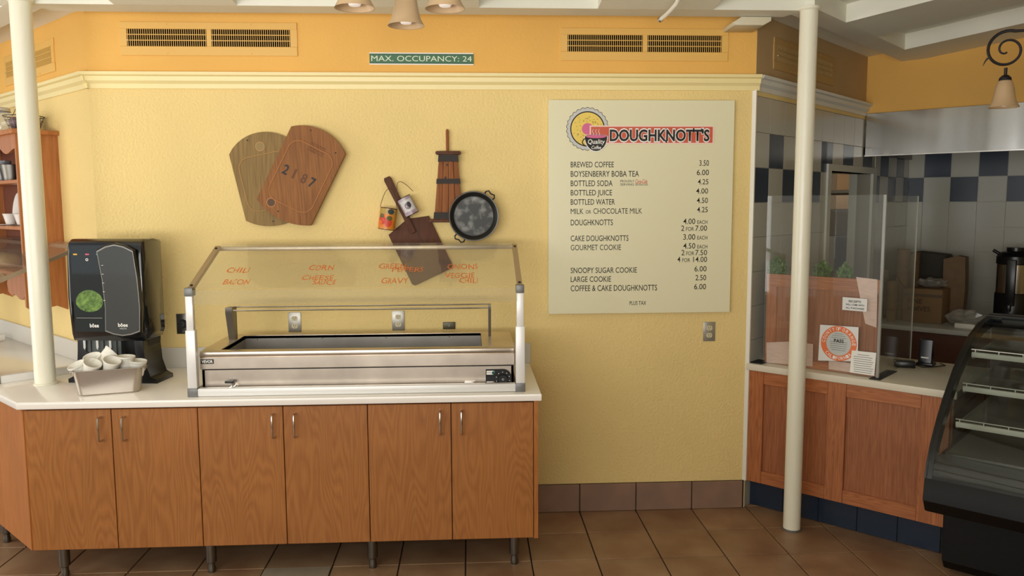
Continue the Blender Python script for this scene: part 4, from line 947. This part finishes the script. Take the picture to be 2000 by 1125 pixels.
# oak board added behind the front pane in place of a reflected brown panel
ob = thing('reflection_board', 'red oak panelled board added for the brown reflection in the acrylic screen', 'board', KM)
G().box(.072, .712, .075, .090, .889, 1.418).obj('panel', oakp, ob)
G().box(.072, .712, .068, .076, 1.345, 1.418, .001, 1).obj('rail', oakh, ob); G().box(.072, .712, .068, .076, .889, .935, .001, 1).obj('rail', oakh, ob)
G().box(.072, .135, .068, .076, .935, 1.345, .001, 1).obj('stile', oakv, ob)
pinkp = mat('pinkish_reflection', (226, 196, 186), .6, var=.08, vscale=25, stretch=(1, 1, 6))  # pale pink colour stands in for sunlit reflections on the screen
def bpatch(q, lab, y=.0665):
    o = G().prism([(HK(*c_, .066).x, HK(*c_, .066).z) for c_ in q], y-.001, y, 'xz').obj('pink_reflection', pinkp); o.matrix_world = KM; tag(o, lab, 'paper', 'painted pinkish reflections against the added oak board'); return o  # painted reflection patch, not a sheet of paper
bpatch([(1497, 669), (1540, 667), (1588, 672), (1587, 716), (1497, 708)], 'painted pinkish reflection at the lower left of the added oak board')
bpatch([(1672, 541), (1714, 546), (1712, 640), (1690, 632)], 'tall painted pinkish reflection at the upper right corner of the added oak board')
bpatch([(1619, 704), (1664, 709), (1660, 727), (1619, 721)], 'small painted pinkish reflection under the seal notice', .064)
def shrub(u, v, w_, h, lab, n):  # foliage added in place of bushes reflected in the acrylic screen
    x_, z_ = HK(u, v, .16).x, 1.40
    s = thing('reflected_herb', lab, 'plant', KM @ T(x_, .16, .889), 'herbs standing in for reflected bushes')
    G().lathe([(0, 0), (.04, 0), (.055, .44), (.058, .45), (.05, .45), (0, .44)], seg=20).obj('pot', blackm, s)
    g = G()
    for k in range(n):
        a = random.uniform(0, 2*PI); r = random.uniform(0, 1); px, py, pz = w_*r*math.cos(a), .05*r*math.sin(a), .515+h*random.random()*(1-.5*r)
        M = T(px, py, pz) @ Matrix.Rotation(random.uniform(0, 6), 4, 'Z') @ Matrix.Rotation(random.uniform(-1, 1), 4, 'X')
        g.prism([(0, -.004), (.007, .004), (.004, .016), (0, .022), (-.004, .016), (-.007, .004)], 0, .0008, 'xz', M=M)
    o = g.obj('foliage', leaf, s, M=T(0, 0, 0)); o['kind'] = 'stuff'
    G().tube([(0, 0, .44), (.005, 0, .48), (0, 0, .52)], .004, 6).obj('stem', mat('stem', (80, 70, 40), .7), s)
shrub(1518, 530, .055, .115, 'leafy green stand-in for a reflected bush above the left end of the added oak board', 420)
shrub(1560, 530, .05, .09, 'leafy green stand-in for a reflected bush behind the floor post', 260)
shrub(1606, 530, .05, .095, 'sparse green stand-in for a reflected bush just right of the floor post', 260)
shrub(1650, 535, .04, .085, 'small bright stand-in for a reflected bush in front of the doorway', 240)

# card reader and device on counter
cr_ = thing('card_reader', 'upright black card reader on the serving counter', 'card reader', KM @ T(.815, .60, .889))
G().box(-.045, .045, -.04, .04, 0, .018, .005).obj('base', black, cr_); G().prism([(-.035, .02), (-.02, .15), (.0, .155), (.02, .02)], -.036, .036, 'yz', bev=.005).obj('head', black, cr_)
G().box(-.020, .020, -.0385, -.036, .045, .052, M=T(0, .006, 0)).obj('badge', whp, cr_)
cd_ = thing('black_adapter', 'flat black adapter box with cable beside the card reader', 'adapter', KM @ T(.735, .47, .889) @ Matrix.Rotation(R(20), 4, 'Z'))
G().box(-.055, .055, -.035, .035, 0, .035, .006).obj('case', black, cd_)
G().tube([(.055, 0, .015), (.09, -.01, .006), (.15, .03, .004), (.22, .10, .004), (.20, .16, .004)], .003, 6).obj('cable', black, cd_)

# ---------------------------------------------------------------- doorway in tile wall
dr1 = struct(bpy.data.objects.new('door_1', None)); COL.objects.link(dr1); dr1.matrix_world = TM
fwm = mat('door_frame_grey', (206, 208, 200), .4)
G().box(DB0-.06, DB0, -.02, .16, 0, DZ+.045).obj('jamb', fwm, dr1); G().box(DB1, DB1+.08, -.02, .16, 0, DZ+.045).obj('jamb', fwm, dr1); G().box(DB0, DB1, -.02, .16, DZ, DZ+.045).obj('head', fwm, dr1)
# back room
l_ = bpy.data.lights.new('storeroom_fill', 'AREA'); l_.size = .5; l_.energy = 14; l_.color = (1, .9, .75)  # unseen fill light added to brighten the dark back room
lo = bpy.data.objects.new('storeroom_fill', l_); COL.objects.link(lo); lo.matrix_world = TM @ T(2.9, 1.0, 2.43)
struct(G().box(.5, 5, 2.1, 2.2, 0, 2.9).box(.4, .5, .1, 2.2, 0, 2.9).box(5, 5.1, .1, 2.2, 0, 2.9).obj('wall_storeroom', mat('store_wall', (150, 138, 116), .7), M=TM))
struct(G().box(.4, 5.1, .1, 2.2, 2.45, 2.55).obj('ceiling_storeroom', ceilm, M=TM))
sh = thing('storage_rack', 'dark steel storage rack seen through the doorway', 'shelf', TM @ T(3.8, .45, 0))
for x_ in (0, .42):
    for y_ in (0, 1.1): G().box(x_-.015, x_+.015, y_-.015, y_+.015, 0, 2.3).obj('post', steeld, sh)
for z in (.6, 1.15, 1.765, 1.955, 2.18): G().box(0, .42, 0, 1.1, z-.03, z).obj('shelf', steeld, sh)
for z, hh, nm, lb, mt_ in ((1.955, .165, 'carton', 'tan cardboard carton on the top rack shelf in the back room', kraft), (1.765, .14, 'carton', 'flat tan carton one shelf below the top in the back room', kraft), (1.15, .34, 'bin', 'black bin on the lower rack shelf in the back room', black)):
    o = thing('storage_'+nm, lb, 'box', TM @ T(3.81, .68, z+.001))
    G().box(0, .36, 0, .50, 0, hh, .004).obj('body', mt_, o); G().box(-.002, 0, .22, .28, 0, hh).obj('tape', mat('tape_brown', (110, 96, 78), .3) if nm == 'carton' else grey, o)

# ---------------------------------------------------------------- hood
hd = thing('range_hood', 'long stainless steel extractor hood under the orange soffit', 'hood', KM)
hoodm = mat('hood_steel', (186, 184, 178), .16, 1, vscale=1.6, var=.12, bump=.6, bscale=1.6, stretch=(2, 2, .15))
G().box(.014, 3.55, 1.83, 1.848, 2.178, 2.488, .003, 1).obj('front_panel', hoodm, hd)
G().box(.014, 3.55, 1.85, 2.96, 2.440, 2.486).obj('top_panel', steeld, hd); G().box(.014, .03, 1.85, 2.96, 2.19, 2.44).obj('end_panel', steeld, hd)
G().box(.014, 3.55, 1.823, 1.85, 2.172, 2.180).obj('drip_edge', chrome, hd)
for k in range(7): G().box(.06+.5*k, .52+.5*k, 2.3, 2.33, 2.2, 2.43).obj('filter', steeld, hd)

# ---------------------------------------------------------------- back counter and goods
bc = thing('back_counter', 'white-topped brown back counter below the tiled kitchen wall', 'counter', KM)
G().box(.06, 3.5, 1.98, 2.968, .872, .909, .004).obj('slab', mat('counter_grey', (200, 202, 196), .3), bc)
G().box(.08, 3.5, 2.01, 2.96, .10, .871).obj('body', mat('dark_laminate', (96, 60, 44), .5, var=.1), bc)
G().box(.10, 3.5, 2.08, 2.94, 0, .10).obj('plinth', blackm, bc)
def KO(u, v, b): return HK(u, v, b).x
def cupstack(u, b, top, r, lab, mt=kraft):
    s = thing('paper_cup_stack', lab, 'cups', KM @ T(KO(u, 600, b), b, .910), 'stacks of brown paper cups'); n = int((top-.91-.09)/.014)
    pr = [(0, 0), (r*.72, 0), (r*.97, .088), (r*1.03, .090), (r*1.03, .094), (r*.95, .094)]
    cme = None
    for k in range(n+1):
        q = None
        if cme is None: q = G().lathe(pr, seg=18).obj('cup', mt, s); cme = q.data
        else: q = bpy.data.objects.new('cup', cme); COL.objects.link(q); q.parent = s
        q.location = (0, 0, .014*k)
    return s
cupstack(1760, 2.30, 1.47, .045, 'tallest stack of brown paper cups beside the cardboard box')
cupstack(1779, 2.42, 1.44, .050, 'tall wide stack of cups right behind the screen edge', kraft2)
cupstack(1741, 2.12, 1.23, .043, 'short stack of brown paper cups nearest the doorway')
cupstack(1725, 2.50, 1.28, .040, 'slanted-looking thin stack of pale cups at the wall corner', mat('pale_cup', (170, 150, 126), .7))
bx = thing('cardboard_box', 'taped cardboard box with marker writing on the back counter', 'box', KM @ T(KO(1806, 600, 2.3), 2.36, .910))
G().box(-.14, .14, -.14, .14, 0, .26, .003).obj('carton', kraft, bx); G().box(-.141, .141, -.143, -.14, .20, .222).obj('tape', mat('tape_brown', (110, 96, 78), .3), bx)
for s_, z in (('FINE', .145), ('KNIVES', .09)): fit_text('marker_writing', s_, -.10, .0 if s_ == 'FINE' else .06, z, z+.035, -.1425, mat('marker', (70, 58, 46), .7), bx)
G().prism([(-.14, .26), (-.2, .33), (-.19, .335), (-.135, .262)], -.14, .14, 'xz').obj('flap', kraft, bx)
pb = thing('plastic_bag', 'crumpled clear plastic bag lying on the cardboard box', 'bag', KM @ T(KO(1806, 600, 2.3)+.03, 2.36, 1.172))
filmm = clear('film', (.9, .9, .9), .18, .2, .25)
def crumple(parent, w_, d, h, mt, seed):
    random.seed(seed); g = G(); bmesh.ops.create_icosphere(g.bm, subdivisions=3, radius=1)
    for v_ in g.bm.verts:
        k = 1+random.uniform(-.22, .22); v_.co = Vector((v_.co.x*w_*k, v_.co.y*d*k, max(0, (v_.co.z*.5+.5)*h*k)))
    return g.obj('film', mt, parent, smooth=10)
crumple(pb, .10, .10, .07, filmm, 3)
kb_ = thing('kraft_bag', 'tall open kraft paper bag beside the cardboard box', 'bag', KM @ T(KO(1856, 600, 2.45)+.01, 2.50, .910))
bm_ = [(-.075, 0), (.075, 0), (.085, .25), (.075, .50), (.02, .51), (-.075, .48), (-.07, .2)]
G().prism(bm_, -.05, .06, 'xz').obj('paper', kraft2, kb_)
kb2 = thing('dark_bag', 'dark paper sack slumped behind the cup stacks', 'bag', KM @ T(.30, 2.72, .910))
G().prism([(-.2, 0), (.2, 0), (.19, .38), (.10, .50), (-.12, .52), (-.21, .30)], -.08, .12, 'xz', bev=.01).obj('paper', mat('dark_paper', (70, 66, 58), .8, var=.1), kb2)
pb2 = thing('plastic_wrap_pile', 'pile of clear plastic wrap with white tray on the back counter', 'bag', KM @ T(KO(1893, 610, 2.25)+.0, 2.22, .910))
crumple(pb2, .13, .09, .11, filmm, 5); G().box(-.06, .07, -.12, -.09, 0, .035, .002).obj('tray', whp, pb2)
ur = thing('coffee_urn', 'black and steel insulated coffee urn at the right edge', 'urn', KM @ T(KO(1978, 560, 2.45), 2.50, .910))
RU = .125
G().lathe([(0, 0), (RU*.93, 0), (RU, .05), (RU, .24), (RU*.95, .25), (0, .25)], seg=32).obj('base', black, ur)
G().lathe([(RU*.95, .25), (RU*.95, .46)], seg=32).obj('steel_shell', chrome, ur)
G().lathe([(RU*.95, .46), (RU, .465), (RU, .52), (RU*.8, .55), (RU*.5, .56), (RU*.5, .585), (0, .59)], seg=32).obj('lid', black, ur)
G().box(-.03, .03, -RU-.03, -RU*.8, .16, .50, .005).obj('sight_gauge', black, ur); G().cyl((-.10, 0, .53), (-.15, 0, .56), .012).obj('spout', black, ur); G().box(-.012, .012, -RU-.05, -RU, .12, .17, .004).obj('tap', black, ur)

# ---------------------------------------------------------------- refrigerated display case
dc = thing('display_case', 'black refrigerated bakery case with curved glass front', 'display case', KM @ T(1.13, 0, 0))
LEN = 1.9
low = [(.62, .03), (-.16, .03), (-.20, .08), (-.20, .40), (-.56, .44), (-.60, .50), (-.585, .60), (-.54, .655), (.62, .655)]
G().prism(low, 0, LEN, 'yz', bev=.01).obj('base', mat('case_black', (8, 8, 8), .5, spec=.3), dc)
front = [(-.585, .60), (-.565, .66), (-.52, .74), (-.43, .84), (-.34, .92), (-.18, 1.035), (-.02, 1.115), (.10, 1.165), (.30, 1.205), (.55, 1.22)]
def thick(pts, t):
    o_ = []
    for i, p in enumerate(pts):
        a = Vector(pts[max(i-1, 0)]); b = Vector(pts[min(i+1, len(pts)-1)]); n_ = (b-a).normalized(); o_.append((p[0]+n_[1]*t, p[1]-n_[0]*t))
    return pts+o_[::-1]
for xx in (0, LEN-.03): G().prism(thick(front, .055), xx, xx+.03, 'yz').obj('end_frame', mat('case_frame', (26, 27, 28), .3), dc)
G().prism(thick(front, .006), .03, LEN-.03, 'yz').obj('curved_glass', caseg, dc)
G().prism(front+[(.55, .64), (-.50, .64)], .008, .012, 'yz').obj('end_glass', caseg, dc)
G().box(0, LEN, .50, .60, 1.16, 1.225, .005).obj('top_cap', black, dc); G().box(.012, LEN, .575, .60, .64, 1.16).obj('rear_door', clear('rear_glass', (.55, .5, .45), .06, .05, .05), dc)
gs = clear('shelf_glass', (.92, .94, .92), .08, .05, .05)
for z, y0 in ((.79, -.26), (.945, -.16), (1.09, -.02)):
    s_ = G().box(.05, LEN-.05, y0, .50, z, z+.006).obj('glass_shelf', gs, dc)
    G().box(.045, LEN-.05, y0-.010, y0+.004, z-.016, z+.010, .003).obj('shelf_edge', mat('shelf_white', (214, 214, 204), .4), s_)
    G().box(.045, LEN-.05, y0-.012, y0-.009, z+.022, z+.026).obj('price_rail', mat('shelf_white', (214, 214, 204), .4), s_)
    for k in range(18): G().box(.06+.1*k, .064+.1*k, y0-.012, y0-.008, z+.008, z+.024).obj('rail_clip', mat('shelf_white', (214, 214, 204), .4), s_)
    G().prism([(y0, z-.022), (y0+.03, z-.03), (.45, z-.022), (.45, z), (y0, z)], .046, .052, 'yz').obj('shelf_bracket', mat('bracket_grey', (150, 154, 152), .4), s_)
G().box(.03, LEN-.03, -.36, .50, .656, .664).obj('deck', mat('deck_grey', (96, 96, 92), .4), dc)
G().box(.03, LEN-.03, -.366, -.360, .656, .668).obj('deck_trim', chrome, dc)

# ---------------------------------------------------------------- outside the room: building side walls, added light blockers & pavement
struct(G().box(-9, 9, -14, -6.5, -.14, -.02).obj('ground', mat('pale_pavement', (176, 166, 150), .8)))
struct(G().box(-6, 5.2, -4.95, -4.85, 0, 1.05).obj('wall_sill_blocker', white))  # unseen low wall added to keep light off floor and lower walls
struct(G().box(.9, 5.2, -4.95, -4.85, 1.05, 3.4).obj('wall_front_blocker', yellow))  # unseen solid wall added to block light from the kitchen side
struct(G().box(5.2, 5.3, -6.5, -1.0, 0, 3.3).obj('wall_far', yellow))
